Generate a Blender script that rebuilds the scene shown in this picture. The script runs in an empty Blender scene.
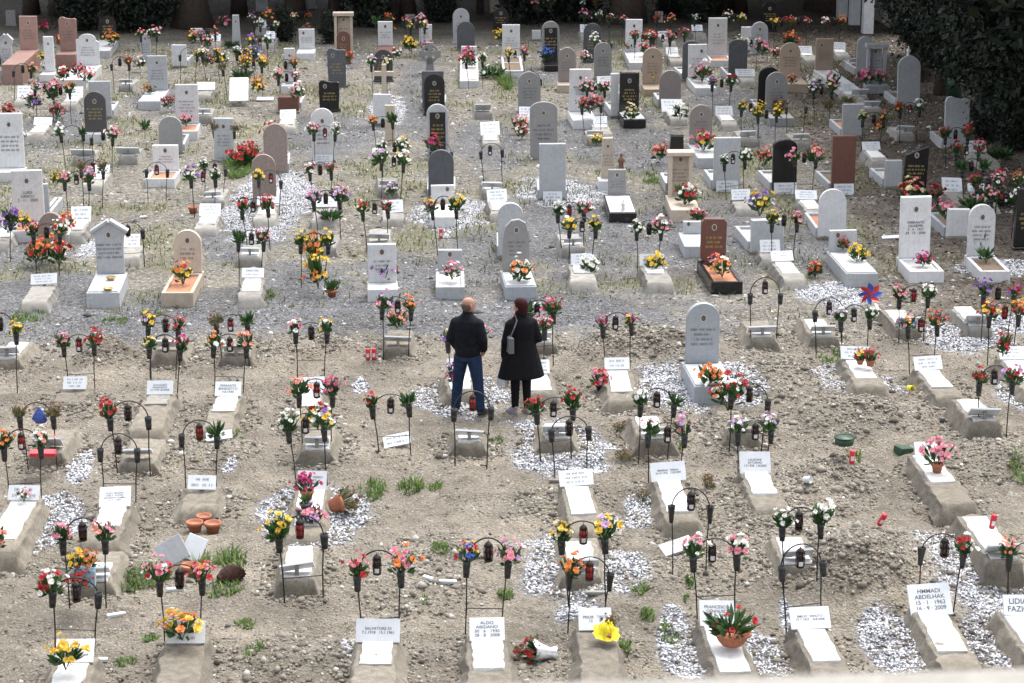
import bpy, math, random
import numpy as np
from mathutils import Vector, Matrix
R = math.radians
rnd = random.Random(7)
S = bpy.context.scene
COL = S.collection

# ------------------------------------------------------------------ camera, sky, sun, exposure
CAM_H, PITCH, YAW, FPX = 9.3, R(15.1), R(2.4), 2200.0
cd = bpy.data.cameras.new('camera'); cam = bpy.data.objects.new('camera', cd); COL.objects.link(cam)
cam.location = (0, 0, CAM_H)
cam.rotation_euler = (math.pi/2 - PITCH, 0, -YAW)
cd.sensor_width = 36.0; cd.lens = 36.0*FPX/1024.0
cd.clip_start = 0.1; cd.clip_end = 2000
cd.dof.use_dof = True; cd.dof.focus_distance = 36.0; cd.dof.aperture_fstop = 10.0
S.camera = cam
S.render.resolution_x, S.render.resolution_y = 1024, 683

w = bpy.data.worlds.new('World'); S.world = w; w.use_nodes = True
nt = w.node_tree; bg = nt.nodes['Background']
sky = nt.nodes.new('ShaderNodeTexSky'); sky.sky_type = 'NISHITA'; sky.sun_disc = False
SUN_EL, SUN_AZ = R(64), R(35)            # veiled sun, high beyond the trees on the right
sky.sun_elevation = SUN_EL; sky.sun_rotation = SUN_AZ
sky.air_density = 1.0; sky.dust_density = 4.0; sky.ozone_density = 1.0
hz = nt.nodes.new('ShaderNodeHueSaturation'); hz.inputs['Saturation'].default_value = 0.35          # overcast: little blue left in the sky
nt.links.new(sky.outputs['Color'], hz.inputs['Color']); nt.links.new(hz.outputs['Color'], bg.inputs['Color']); bg.inputs['Strength'].default_value = 0.15
sd = bpy.data.lights.new('sun', 'SUN'); sun = bpy.data.objects.new('sun', sd); COL.objects.link(sun)
sd.energy = 0.7; sd.angle = R(48); sd.color = (1.0, 0.98, 0.95)
sdir = Vector((math.sin(SUN_AZ)*math.cos(SUN_EL), math.cos(SUN_AZ)*math.cos(SUN_EL), math.sin(SUN_EL)))
sun.rotation_euler = sdir.to_track_quat('Z', 'Y').to_euler()
S.view_settings.view_transform = 'Standard'; S.view_settings.look = 'None'
S.view_settings.exposure = 1.68; S.view_settings.gamma = 1.0
S.view_settings.use_curve_mapping = False

# ------------------------------------------------------------------ photo measurements -> ground
_fw = Vector((math.sin(YAW)*math.cos(PITCH), math.cos(YAW)*math.cos(PITCH), -math.sin(PITCH)))
_rt = Vector((math.cos(YAW), -math.sin(YAW), 0)); _up = _rt.cross(_fw)
def ground(px, py, z=0.0):
    d = _fw*FPX + _rt*(px-512) + _up*(341.5-py)
    t = (z-CAM_H)/d.z
    return Vector((d.x*t, d.y*t, z))
def scale_at(p):                          # pixels per metre, and cosine of the view's dip
    v = p - Vector((0, 0, CAM_H)); dep = v.dot(_fw)
    return FPX/dep, math.cos(math.asin(-v.z/v.length))
def vh(x, seed=0):
    x = (x.astype(np.int64)*374761393 + seed*668265263) & 0xffffffff
    x = ((x ^ (x >> 13))*1274126177) & 0xffffffff
    return ((x ^ (x >> 16)) & 0xffff)/65535.0
def vnoise(x, y, seed=0):
    x = np.asarray(x, float); y = np.asarray(y, float)
    xi = np.floor(x); yi = np.floor(y); fx = x-xi; fy = y-yi
    fx = fx*fx*(3-2*fx); fy = fy*fy*(3-2*fy)
    h = lambda a, b: vh((xi+a)*7919 + (yi+b)*104729, seed)
    return (h(0,0)*(1-fx)+h(1,0)*fx)*(1-fy) + (h(0,1)*(1-fx)+h(1,1)*fx)*fy
def fbm(x, y, seed=0, o=4):
    s = 0; a = .5
    for i in range(o):
        s = s + a*vnoise(np.asarray(x)*2**i, np.asarray(y)*2**i, seed+i); a *= .5
    return s/(1-.5**o)
# earth heaps: pixel x, pixel y, radius m, height m
HEAPS = [(645,350,.85,.34),(605,356,.55,.2),(676,358,.5,.22),(735,436,.55,.28),(800,503,.9,.22),(843,488,.6,.28),(830,430,.8,.28),
 (880,425,.7,.25),(100,362,.38,.24),(112,356,.3,.25),(420,600,.7,.16),(690,578,.7,.15),(880,570,1.0,.38),(850,585,.6,.25),(305,665,.7,.2),
 (545,505,.5,.12),(330,512,.3,.05),(770,372,.9,.18),(1015,470,.8,.3),(85,410,.6,.15),(300,352,.6,.22),(335,350,.4,.18),(760,530,.6,.12),
 (430,560,.6,.12),(220,455,.6,.14),(660,415,.5,.12),(790,390,.8,.16)]
_H = [(ground(a,b).x, ground(a,b).y, r, h) for a,b,r,h in HEAPS]
def hgt(x, y):
    x = np.asarray(x, float); y = np.asarray(y, float)
    far = np.clip((y-33)/6, 0, 1)
    z = (fbm(x*.9, y*.9, 3)-.5)*(.16-.08*far) + (fbm(x*3.5, y*3.5, 11)-.5)*(.13-.09*far)
    z = z + (1-far)*(fbm(x*.45, y*2.1, 71)-.5)*.11 + (1-far)*(fbm(x*8, y*8, 73, 3)-.5)*.05
    hz = 0
    for hx, hy, r, h in _H:
        q = ((x-hx)**2+(y-hy)**2)/(r*r)
        hz = hz + h*np.exp(-q*1.1)*(.75+.5*fbm(x*3, y*3, 21))
    return z + hz
def on(p):                                # drop a point on the ground
    return Vector((p.x, p.y, float(hgt(p.x, p.y))))

# ------------------------------------------------------------------ materials
def _mat(name, rough=.7):
    m = bpy.data.materials.new(name); m.use_nodes = True
    b = m.node_tree.nodes['Principled BSDF']; b.inputs['Roughness'].default_value = rough
    return m, m.node_tree, b
def ramp(nt, fac, stops):
    r = nt.nodes.new('ShaderNodeValToRGB'); e = r.color_ramp.elements
    while len(e) < len(stops): e.new(.5)
    for k, (p, c) in enumerate(stops): e[k].position = p; e[k].color = (*c, 1)
    nt.links.new(fac, r.inputs['Fac']); return r.outputs['Color']
def noise(nt, sc, det=4, rough=.6, co=None):
    n = nt.nodes.new('ShaderNodeTexNoise'); n.inputs['Scale'].default_value = sc
    n.inputs['Detail'].default_value = det; n.inputs['Roughness'].default_value = rough
    if co: nt.links.new(co, n.inputs['Vector'])
    return n.outputs['Fac']
def coords(nt, kind='Object'):
    return nt.nodes.new('ShaderNodeTexCoord').outputs[kind]
def bump(nt, b, h, st, dist=.02):
    n = nt.nodes.new('ShaderNodeBump'); n.inputs['Strength'].default_value = st; n.inputs['Distance'].default_value = dist
    nt.links.new(h, n.inputs['Height']); nt.links.new(n.outputs['Normal'], b.inputs['Normal']); return n
def mixc(nt, fac, a, c):
    m = nt.nodes.new('ShaderNodeMix'); m.data_type = 'RGBA'
    for k, v in ((0, fac), (6, a), (7, c)):
        if hasattr(v, 'links'): nt.links.new(v, m.inputs[k])
        else: m.inputs[k].default_value = v if k == 0 else (*v, 1)
    return m.outputs[2]
def mul(c, k): return tuple(min(1, x*k) for x in c)
def stone(name, c, rough=.55, var=.25, sc=9, speck=0, bmp=.15, veins=False, dirt=.25):
    m, t, b = _mat(name, rough); co = coords(t)
    f = noise(t, sc, 6, .65, co)
    col = ramp(t, f, [(.3, mul(c, 1-var)), (.7, mul(c, 1+var*.6))])
    if veins:
        n = t.nodes.new('ShaderNodeTexNoise'); n.inputs['Scale'].default_value = 3; n.inputs['Detail'].default_value = 8
        n.inputs['Distortion'].default_value = 2.5; t.links.new(co, n.inputs['Vector'])
        v = ramp(t, n.outputs['Fac'], [(.47, (0,0,0)), (.5, (1,1,1)), (.53, (0,0,0))])
        sep = t.nodes.new('ShaderNodeMath'); sep.operation = 'MULTIPLY'; sep.inputs[1].default_value = .35
        t.links.new(v, sep.inputs[0]); col = mixc(t, sep.outputs[0], col, mul(c, .55))
    if speck:
        s = noise(t, 140, 2, .5, co); sp = ramp(t, s, [(.4, (0,0,0)), (.62, (1,1,1))])
        k = t.nodes.new('ShaderNodeMath'); k.operation = 'MULTIPLY'; k.inputs[1].default_value = speck
        t.links.new(sp, k.inputs[0]); col = mixc(t, k.outputs[0], col, mul(c, .35))
    if dirt:
        d = noise(t, 2.3, 5, .7, coords(t, 'Object')); dd = ramp(t, d, [(.5, (0,0,0)), (.75, (1,1,1))])
        k = t.nodes.new('ShaderNodeMath'); k.operation = 'MULTIPLY'; k.inputs[1].default_value = dirt
        t.links.new(dd, k.inputs[0]); col = mixc(t, k.outputs[0], col, mul((c[0]*.62, c[1]*.58, c[2]*.5), 1))
        mp = t.nodes.new('ShaderNodeMapping'); mp.inputs['Scale'].default_value = (14, 14, 1.1); t.links.new(co, mp.inputs['Vector'])     # rain streaks
        sk = ramp(t, noise(t, 1.5, 5, .7, mp.outputs[0]), [(.5, (0,0,0)), (.72, (1,1,1))]); k = t.nodes.new('ShaderNodeMath'); k.operation = 'MULTIPLY'; k.inputs[1].default_value = min(.4, dirt*1.2)
        t.links.new(sk, k.inputs[0]); col = mixc(t, k.outputs[0], col, (c[0]*.6, c[1]*.58, c[2]*.53))
    oi = t.nodes.new('ShaderNodeObjectInfo'); hs = t.nodes.new('ShaderNodeHueSaturation')
    mr = t.nodes.new('ShaderNodeMapRange'); mr.inputs[3].default_value = .86; mr.inputs[4].default_value = 1.1
    t.links.new(oi.outputs['Random'], mr.inputs[0]); t.links.new(mr.outputs[0], hs.inputs['Value'])
    t.links.new(col, hs.inputs['Color']); t.links.new(hs.outputs[0], b.inputs['Base Color'])
    if bmp: bump(t, b, noise(t, 60, 4, .6, co), bmp, .01)
    return m
def plain(name, c, rough=.6, metal=0, var=.15, sc=30):
    m, t, b = _mat(name, rough); b.inputs['Metallic'].default_value = metal
    f = noise(t, sc, 3, .6, coords(t))
    t.links.new(ramp(t, f, [(.3, mul(c, 1-var)), (.7, mul(c, 1+var))]), b.inputs['Base Color']); return m
def island(name, stops, rough=.8, trans=0):
    m, t, b = _mat(name, rough); g = t.nodes.new('ShaderNodeNewGeometry')
    t.links.new(ramp(t, g.outputs['Random Per Island'], stops), b.inputs['Base Color'])
    if trans:
        b.inputs['Subsurface Weight'].default_value = 0
        tr = t.nodes.new('ShaderNodeBsdfTranslucent'); mx = t.nodes.new('ShaderNodeMixShader'); mx.inputs[0].default_value = trans
        t.links.new(ramp(t, g.outputs['Random Per Island'], stops), tr.inputs['Color'])
        o = t.nodes['Material Output']; t.links.new(b.outputs[0], mx.inputs[1]); t.links.new(tr.outputs[0], mx.inputs[2]); t.links.new(mx.outputs[0], o.inputs['Surface'])
    return m
M = {}
M['white'] = stone('white marble', (.6,.6,.6), .45, .1, 5, veins=True, bmp=.05)
M['lgrey'] = stone('pale grey marble', (.42,.43,.44), .5, .14, 7, .12, veins=True, bmp=.06)
M['grey'] = stone('grey granite', (.27,.265,.26), .55, .15, 12, .35)
M['bluegrey'] = stone('blue grey marble', (.33,.355,.38), .5, .12, 14, .2)
M['slate'] = stone('dark slate', (.085,.09,.1), .5, .3, 8, .2)
M['charcoal'] = stone('charcoal granite', (.06,.058,.06), .35, .2, 10, .3, dirt=.1)
M['black'] = stone('black granite', (.013,.013,.014), .2, .3, 12, .2, bmp=0, dirt=.05)
M['brown'] = stone('brown rough stone', (.27,.21,.18), .75, .25, 14, .35, bmp=.4)
M['pinkgrey'] = stone('pinkish grey granite', (.31,.265,.25), .55, .15, 12, .4)
M['pinkbrown'] = stone('pink granite', (.33,.2,.165), .45, .2, 10, .3)
M['redbrown'] = stone('red brown granite', (.16,.068,.05), .35, .2, 12, .3)
M['tan'] = stone('tan limestone', (.4,.305,.225), .65, .15, 9, .15)
M['beige'] = stone('beige travertine', (.48,.4,.315), .6, .15, 8, .1)
M['concrete'] = stone('rough concrete', (.235,.208,.165), .95, .45, 11, .6, bmp=1.0, dirt=.6)
M['cement'] = stone('smooth cement', (.28,.265,.235), .9, .28, 8, .25, bmp=.6)
M['cap'] = stone('white cast cap', (.6,.6,.59), .8, .18, 16, .12, bmp=.5, dirt=.3)
M['rust'] = plain('rusted iron', (.055,.026,.016), .9, .1, var=.5)
M['plate'] = stone('white nameplate', (.61,.63,.65), .4, .1, 6, bmp=0, dirt=.14)
M['ink'] = plain('engraved lettering', (.1,.1,.11), .6)
M['gilt'] = plain('gilt lettering', (.45,.33,.12), .4)
M['brass'] = plain('brass plate', (.36,.24,.08), .35, .7)
M['iron'] = plain('black wrought iron', (.018,.018,.02), .5, .3)
M['cup'] = plain('black plastic vase', (.014,.014,.015), .4)
M['bronze'] = plain('dark bronze lantern', (.03,.022,.018), .4, .5)
M['redglass'] = plain('red lantern glass', (.32,.012,.012), .15)
M['darkglass'] = plain('dark red lantern glass', (.018,.006,.006), .15)
M['label'] = plain('white sticker', (.6,.6,.6), .5)
M['oval'] = plain('ceramic portrait rim', (.55,.53,.48), .25)
M['face'] = plain('portrait sepia', (.1,.075,.06), .3, var=.6, sc=60)
M['terra'] = plain('terracotta', (.36,.13,.07), .8)
M['redplastic'] = plain('red candle plastic', (.5,.02,.03), .35)
M['candle'] = plain('candle wax', (.75,.72,.65), .5)
M['green'] = plain('dark green plastic', (.015,.05,.025), .45)
M['greybowl'] = plain('grey clay bowl', (.1,.105,.1), .6)
M['orange'] = stone('orange crushed brick', (.45,.2,.11), .95, .3, 40, bmp=.6)
M['dirt'] = stone('planter earth', (.16,.115,.075), .95, .3, 30, bmp=.8)
M['chips'] = stone('white marble chips', (.5,.49,.47), .8, .35, 60, bmp=.9)
M['leaf'] = island('flower foliage', [(0,(.012,.04,.012)),(.5,(.03,.085,.02)),(1,(.07,.14,.035))], .6, .25)
M['weed'] = island('weed leaves', [(0,(.05,.1,.018)),(.5,(.09,.16,.03)),(1,(.16,.22,.05))], .7, .3)
M['dry'] = island('dry grass', [(0,(.11,.105,.05)),(.5,(.2,.19,.095)),(1,(.075,.105,.03))], .8, .2)
PET = {'rd':('red',(.43,.018,.022)),'pk':('pink',(.7,.27,.34)),'mg':('magenta',(.5,.035,.17)),'ye':('yellow',(.76,.52,.06)),
 'wh':('white',(.78,.77,.72)),'or':('orange',(.7,.23,.06)),'pu':('purple',(.25,.1,.42)),'sa':('salmon',(.75,.32,.24)),
 'cr':('cream',(.72,.62,.36)),'br':('dried brown',(.2,.105,.05)),'bl':('blue',(.05,.1,.42)),'li':('lilac',(.55,.36,.58))}
for k, (n, c) in PET.items():
    M['f_'+k] = island(n+' petals', [(0, mul(c,.62)), (.5, c), (1, tuple(min(1, x*1.15+.03) for x in c))], .6, .25)

# ------------------------------------------------------------------ mesh helpers
class MB:
    def __init__(s): s.v = []; s.f = []; s.m = []
    def add(s, vs, fs, mi=0, T=None):
        o = len(s.v)
        s.v += [tuple(T @ Vector(p)) for p in vs] if T is not None else [tuple(p) for p in vs]
        s.f += [[i+o for i in q] for q in fs]; s.m += [mi]*len(fs)
    def box(s, c, d, mi=0, T=None, ch=0.0):
        x, y, z = d[0]/2, d[1]/2, d[2]/2
        vs = []
        if ch <= 0:
            for k in (-z, z):
                vs += [(c[0]+a*x, c[1]+b*y, c[2]+k) for a, b in ((-1,-1),(1,-1),(1,1),(-1,1))]
            s.add(vs, [(3,2,1,0),(4,5,6,7),(0,1,5,4),(1,2,6,5),(2,3,7,6),(3,0,4,7)], mi, T); return
        for k, g in ((-z, 0), (z-ch, 0), (z, ch)):
            vs += [(c[0]+a*(x-g), c[1]+b*(y-g), c[2]+k) for a, b in ((-1,-1),(1,-1),(1,1),(-1,1))]
        fs = [(3,2,1,0),(8,9,10,11)]
        for L in (0, 4):
            for i in range(4): j = (i+1) % 4; fs.append((L+i, L+j, L+4+j, L+4+i))
        s.add(vs, fs, mi, T)
    def tube(s, pts, r, n=6, mi=0, T=None, cap=True):
        pts = [Vector(p) for p in pts]; rs = r if isinstance(r, (list, tuple)) else [r]*len(pts)
        vs = []; ref = Vector((0, 0, 1))
        for i, p in enumerate(pts):
            d = (pts[min(i+1, len(pts)-1)]-pts[max(i-1, 0)]).normalized()
            a = d.cross(Vector((0, 1, 0)) if abs(d.y) < .9 else Vector((1, 0, 0))).normalized(); b = d.cross(a)
            vs += [p+(a*math.cos(2*math.pi*k/n)+b*math.sin(2*math.pi*k/n))*rs[i] for k in range(n)]
        fs = [(i*n+k, i*n+(k+1) % n, (i+1)*n+(k+1) % n, (i+1)*n+k) for i in range(len(pts)-1) for k in range(n)]
        if cap: fs += [tuple(range(n))[::-1], tuple((len(pts)-1)*n+k for k in range(n))]
        s.add(vs, fs, mi, T)
    def lathe(s, prof, n=12, mi=0, T=None, cap=True):
        vs = [(r*math.cos(2*math.pi*k/n), r*math.sin(2*math.pi*k/n), z) for r, z in prof for k in range(n)]
        fs = [(i*n+k, i*n+(k+1) % n, (i+1)*n+(k+1) % n, (i+1)*n+k) for i in range(len(prof)-1) for k in range(n)]
        if cap: fs += [tuple(range(n))[::-1], tuple((len(prof)-1)*n+k for k in range(n))]
        s.add(vs, fs, mi, T)
    def prism(s, out, y0, y1, mi=0, T=None, ch=.012):
        n = len(out); cx = sum(p[0] for p in out)/n; cz = sum(p[1] for p in out)/n
        ext = max(max(abs(p[0]-cx) for p in out), max(abs(p[1]-cz) for p in out)); k = 1-ch/ext if ch else 1
        rings = [(y0, k), (y0+ch, 1), (y1-ch, 1), (y1, k)] if ch else [(y0, 1), (y1, 1)]
        vs = [(cx+(p[0]-cx)*g, y, cz+(p[1]-cz)*g) for y, g in rings for p in out]
        fs = [tuple(range(n)), tuple((len(rings)-1)*n+i for i in range(n))[::-1]]
        for a in range(len(rings)-1):
            fs += [((a+1)*n+i, (a+1)*n+(i+1) % n, a*n+(i+1) % n, a*n+i) for i in range(n)]
        s.add(vs, fs, mi, T)
    def mesh(s, name, mats, smooth=False):
        me = bpy.data.meshes.new(name); me.from_pydata(s.v, [], s.f)
        for m in (mats if isinstance(mats, (list, tuple)) else [mats]): me.materials.append(M[m] if isinstance(m, str) else m)
        me.polygons.foreach_set('material_index', s.m)
        if smooth: me.polygons.foreach_set('use_smooth', [True]*len(s.f))
        me.update(); return me
    def build(s, name, mats, parent=None, smooth=False):
        return link(name, s.mesh(name, mats, smooth), parent)
def link(name, me, parent=None, loc=None):
    o = bpy.data.objects.new(name, me); COL.objects.link(o)
    if parent: o.parent = parent
    if loc is not None: o.location = loc
    return o
ALL = []
def tag(o, label, cat, group=None, **kw):
    o['label'] = label; o['category'] = cat
    if group: o['group'] = group
    ALL.append((o, kw)); return o
def thing(name, loc, rz=0, label='', cat='', group=None, **kw):
    o = bpy.data.objects.new(name, None); o.empty_display_size = .1; COL.objects.link(o); o.location = loc; o.rotation_euler = (0, 0, rz)
    tag(o, label, cat, group, **kw); return o
def np_mesh(name, V, F, mats, smooth=False):
    me = bpy.data.meshes.new(name); V = np.asarray(V, np.float32); F = np.asarray(F, np.int32); k = F.shape[1]
    me.vertices.add(len(V)); me.vertices.foreach_set('co', V.ravel())
    me.loops.add(F.size); me.loops.foreach_set('vertex_index', F.ravel())
    me.polygons.add(len(F)); me.polygons.foreach_set('loop_start', np.arange(0, F.size, k, dtype=np.int32))
    for m in mats: me.materials.append(M[m] if isinstance(m, str) else m)
    if smooth: me.polygons.foreach_set('use_smooth', np.ones(len(F), bool))
    me.update(calc_edges=True); return me
_t = (1+5**.5)/2
ICO_V = np.array([(-1,_t,0),(1,_t,0),(-1,-_t,0),(1,-_t,0),(0,-1,_t),(0,1,_t),(0,-1,-_t),(0,1,-_t),(_t,0,-1),(_t,0,1),(-_t,0,-1),(-_t,0,1)])/1.9
ICO_F = np.array([(0,11,5),(0,5,1),(0,1,7),(0,7,10),(0,10,11),(1,5,9),(5,11,4),(11,10,2),(10,7,6),(7,1,8),(3,9,4),(3,4,2),(3,2,6),(3,6,8),(3,8,9),(4,9,5),(2,4,11),(6,2,10),(8,6,7),(9,8,1)])
OCT_V = np.array([(1,0,0),(-1,0,0),(0,1,0),(0,-1,0),(0,0,1),(0,0,-1)], float)
OCT_F = np.array([(0,2,4),(2,1,4),(1,3,4),(3,0,4),(2,0,5),(1,2,5),(3,1,5),(0,3,5)])
def scatter_rocks(rs, P, size, flat=.7, base='ico'):
    """many little stones: P (n,3) centres, size (n,)"""
    bv, bf = (ICO_V, ICO_F) if base == 'ico' else (OCT_V, OCT_F)
    n = len(P); k = len(bv)
    V = np.repeat(bv[None], n, 0)*(1+rs.uniform(-.35, .35, (n, k, 1)))
    V = V*rs.uniform(.65, 1.25, (n, 1, 3))
    a = rs.uniform(0, 6.28, n); c, s_ = np.cos(a)[:, None], np.sin(a)[:, None]
    X = V[..., 0]*c - V[..., 1]*s_; Y = V[..., 0]*s_ + V[..., 1]*c
    V = np.stack([X, Y, V[..., 2]*flat], -1)*size[:, None, None] + P[:, None, :]
    F = bf[None] + (np.arange(n)*k)[:, None, None]
    return V.reshape(-1, 3), F.reshape(-1, 3)
# ------------------------------------------------------------------ ground
rs = np.random.default_rng(5)
Y_SOIL = ground(417, 341).y; Y_PATH = ground(417, 301).y
def ell(lst):
    out = []
    for cx, cy, rx, ry in lst:
        c = ground(cx, cy); e = ground(cx+rx, cy); a = ground(cx, cy-ry); b_ = ground(cx, cy+ry)
        out.append((c.x, (a.y+b_.y)/2, abs(e.x-c.x), abs(a.y-b_.y)/2))
    return out
def mask(E, X, Y, edge=.35, seed=40, sc=1.6):
    m = np.zeros_like(X)
    for cx, cy, rx, ry in E:
        d = np.sqrt(((X-cx)/rx)**2+((Y-cy)/ry)**2) + (fbm(X*sc, Y*sc, seed)-.5)*1.0
        m = np.maximum(m, np.clip((1-d)/edge+.5, 0, 1))
    return m
GREY = ell([(50,300,70,26),(330,135,48,26),(490,145,40,25),(575,235,75,50),(410,275,60,22),(700,240,70,45),(645,150,40,28),(745,115,40,30),(590,140,30,25),
 (20,250,60,25),(300,285,70,20),(60,130,40,25),(235,240,40,20),(480,260,50,30),(620,110,30,18),(170,100,40,14),(800,250,40,25),(420,100,25,40),(345,60,18,12),(530,75,30,12)])
WHITE_G = ell([(465,398,42,17),(556,450,46,28),(668,394,32,22),(742,388,18,20),(308,516,50,29),(38,525,42,24),(582,575,54,38),(683,652,20,36),(765,655,18,28),
 (896,645,33,28),(992,643,30,26),(972,575,48,36),(82,468,9,18),(965,338,38,15),(1010,325,24,10),(858,384,40,14),(230,470,6,5),(640,505,14,9),(608,522,14,10),(1015,395,18,12),
 (268,205,40,36),(557,192,42,13),(447,215,32,18),(835,292,34,12),(385,110,16,18),(1000,270,40,8),(360,385,8,7),(640,520,12,10),(535,650,10,14),(350,655,6,14),(790,620,8,20),(90,250,12,10)])
WHITE_G = [(a_, b_, c_*1.08, d_*1.05) for a_, b_, c_, d_ in WHITE_G]
GRASS = ell([(240,165,12,10),(60,322,14,6),(270,300,8,8),(215,100,26,10),(285,60,18,10),(505,90,14,12),(430,95,20,12),(650,175,14,10),(420,240,24,16),(140,300,30,8),
 (620,285,36,8),(680,285,16,7),(790,280,20,10),(840,232,26,18),(500,240,18,16),(585,285,20,8),(380,170,30,12),(90,175,20,10),(640,100,20,12),(750,160,20,14),(870,180,30,14),(350,110,18,10),(15,345,12,6),(20,150,16,14)])
def grid_axis():
    ys = [15.0]
    while ys[-1] < 96: ys.append(ys[-1] + .05 + max(0, ys[-1]-20)*.0028)
    return [-30, -5, 5, 11, 13.5] + ys + [100, 110, 130, 170, 260, 500]
gy = np.array(grid_axis()); U = np.concatenate([[-30, -8, -3, -1.6, -1.2], np.linspace(-1, 1, 400), [1.2, 1.6, 3, 8, 30]])
GX = U[None]*(4+.265*np.clip(gy, 14, 100))[:, None]; GY = np.repeat(gy[:, None], len(U), 1)
GZ = hgt(GX, GY) * ((np.abs(U) <= 1.3)[None]) 
nr, nc = GX.shape
idx = np.arange(nr*nc).reshape(nr, nc)
F = np.stack([idx[:-1, :-1], idx[:-1, 1:], idx[1:, 1:], idx[1:, :-1]], -1).reshape(-1, 4)
me = np_mesh('ground', np.stack([GX, GY, GZ], -1).reshape(-1, 3), F, [], True)
n1 = fbm(GX*.7, GY*.7, 60); n2 = fbm(GX*2.2, GY*2.2, 61)
band = np.clip((GY-Y_SOIL+(n2-.5)*1.6)/.6, 0, 1)*np.clip((Y_PATH+1.2-GY+(n2-.5)*2.4)/1.2, 0, 1)
xr = ground(760, 320).x
band = band*np.clip((xr-GX+(n2-.5)*3)/2.0, 0, 1)
grav = np.maximum(band, mask(GREY, GX, GY, .5)*.95)
grav = np.where(GY < Y_SOIL-.6, grav*.0, grav)
# leaf litter: the right-hand side under the tree, and the far end under the trees
lx = np.array([[ground(735,60).x, ground(735,60).y], [ground(822,200).x, ground(822,200).y], [ground(875,325).x, ground(875,325).y]])
lim = np.interp(GY, [lx[2,1], lx[1,1], lx[0,1]], [lx[2,0], lx[1,0], lx[0,0]])
lit = np.clip((GX-lim+(n2-.5)*3.5)/2.5, 0, 1)*np.clip((GY-lx[2,1]+(n1-.5)*3)/2, 0, 1)
yb_ = ground(417, 40).y
lit = np.maximum(lit, np.clip((GY-yb_+(n1-.5)*6)/5, 0, 1))
wht = mask(WHITE_G, GX, GY, .3, 45, 2.2)
grs = np.maximum(mask(GRASS, GX, GY, .8, 47, 2.0)*.8, np.clip((fbm(GX*.9, GY*.9, 77)-.52)*5, 0, .75)*np.clip((GY-Y_PATH)/2, 0, 1))
for nm, a in (('gravel', grav), ('litter', lit), ('chips', wht), ('grass', grs), ('front', np.clip((Y_SOIL+1-GY)/2, 0, 1))):
    at = me.attributes.new(nm, 'FLOAT', 'POINT'); at.data.foreach_set('value', a.astype(np.float32).ravel())
gm, t, b = _mat('cemetery ground', .95); co = coords(t, 'Object')
big = ramp(t, noise(t, .55, 7, .72, co), [(.3, (.58,.55,.51)), (.5, (.92,.91,.9)), (.7, (1.22,1.19,1.15))])
def attr(n):
    a = t.nodes.new('ShaderNodeAttribute'); a.attribute_name = n; return a.outputs['Fac']
def voro(sc, feat='F1', out='Color'):
    v = t.nodes.new('ShaderNodeTexVoronoi'); v.inputs['Scale'].default_value = sc; v.feature = feat; t.links.new(co, v.inputs['Vector']); return v.outputs[out]
soil = ramp(t, noise(t, 1.3, 8, .7, co), [(.3, (.135,.113,.083)), (.5, (.215,.186,.142)), (.72, (.29,.258,.205))])
pb = ramp(t, voro(38), [(.0, (.06,.052,.04)), (.5, (.2,.178,.145)), (1, (.46,.44,.4))])
soil = mixc(t, ramp(t, noise(t, 9, 5, .7, co), [(.42, (0,0,0)), (.62, (.8,.8,.8))]), soil, pb)
back = ramp(t, voro(26), [(.0, (.07,.062,.05)), (.45, (.165,.152,.125)), (.8, (.29,.275,.245)), (1, (.62,.6,.56))])
back = mixc(t, ramp(t, noise(t, 2.2, 8, .75, co), [(.4, (0,0,0)), (.7, (.8,.8,.8))]), back, (.165,.15,.115))
mt_ = t.nodes.new('ShaderNodeMix'); mt_.data_type = 'RGBA'; mt_.blend_type = 'MULTIPLY'; mt_.inputs[0].default_value = 1
t.links.new(back, mt_.inputs[6]); t.links.new(ramp(t, noise(t, 6.5, 6, .8, co), [(.33, (.42,.41,.4)), (.5, (1,1,1)), (.66, (1.55,1.53,1.5))]), mt_.inputs[7]); back = mt_.outputs[2]
base = mixc(t, attr('front'), back, soil)
gs = ramp(t, noise(t, 22, 6, .8, co), [(.3, (.06,.075,.02)), (.5, (.15,.16,.06)), (.7, (.25,.225,.125))])
gf = t.nodes.new('ShaderNodeMath'); gf.operation = 'MULTIPLY'; t.links.new(attr('grass'), gf.inputs[0]); t.links.new(ramp(t, noise(t, 6, 6, .8, co), [(.38, (.05,.05,.05)), (.6, (1,1,1))]), gf.inputs[1])
base = mixc(t, gf.outputs[0], base, gs)
gr = ramp(t, voro(30), [(.0, (.025,.026,.029)), (.5, (.11,.112,.118)), (.9, (.22,.222,.23)), (1, (.55,.55,.55))])
gr = mixc(t, ramp(t, noise(t, 1.6, 6, .7, co), [(.5, (0,0,0)), (.75, (.25,.25,.25))]), gr, (.2,.188,.165))
base = mixc(t, attr('gravel'), base, gr)
li = ramp(t, voro(20), [(0, (.02,.013,.009)), (.5, (.06,.042,.028)), (.85, (.115,.085,.06)), (1, (.28,.24,.19))])
li = mixc(t, ramp(t, noise(t, 1.8, 6, .7, co), [(.45, (0,0,0)), (.75, (.5,.5,.5))]), li, (.1,.083,.058))
base = mixc(t, attr('litter'), base, li)
ch = ramp(t, voro(34), [(0, (.05,.05,.053)), (.5, (.22,.22,.235)), (1, (.6,.6,.62))])
base = mixc(t, attr('chips'), base, ch)
mm_ = t.nodes.new('ShaderNodeMix'); mm_.data_type = 'RGBA'; mm_.blend_type = 'MULTIPLY'; mm_.inputs[0].default_value = 1; t.links.new(base, mm_.inputs[6]); t.links.new(big, mm_.inputs[7]); base = mm_.outputs[2]
t.links.new(base, b.inputs['Base Color'])
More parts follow.
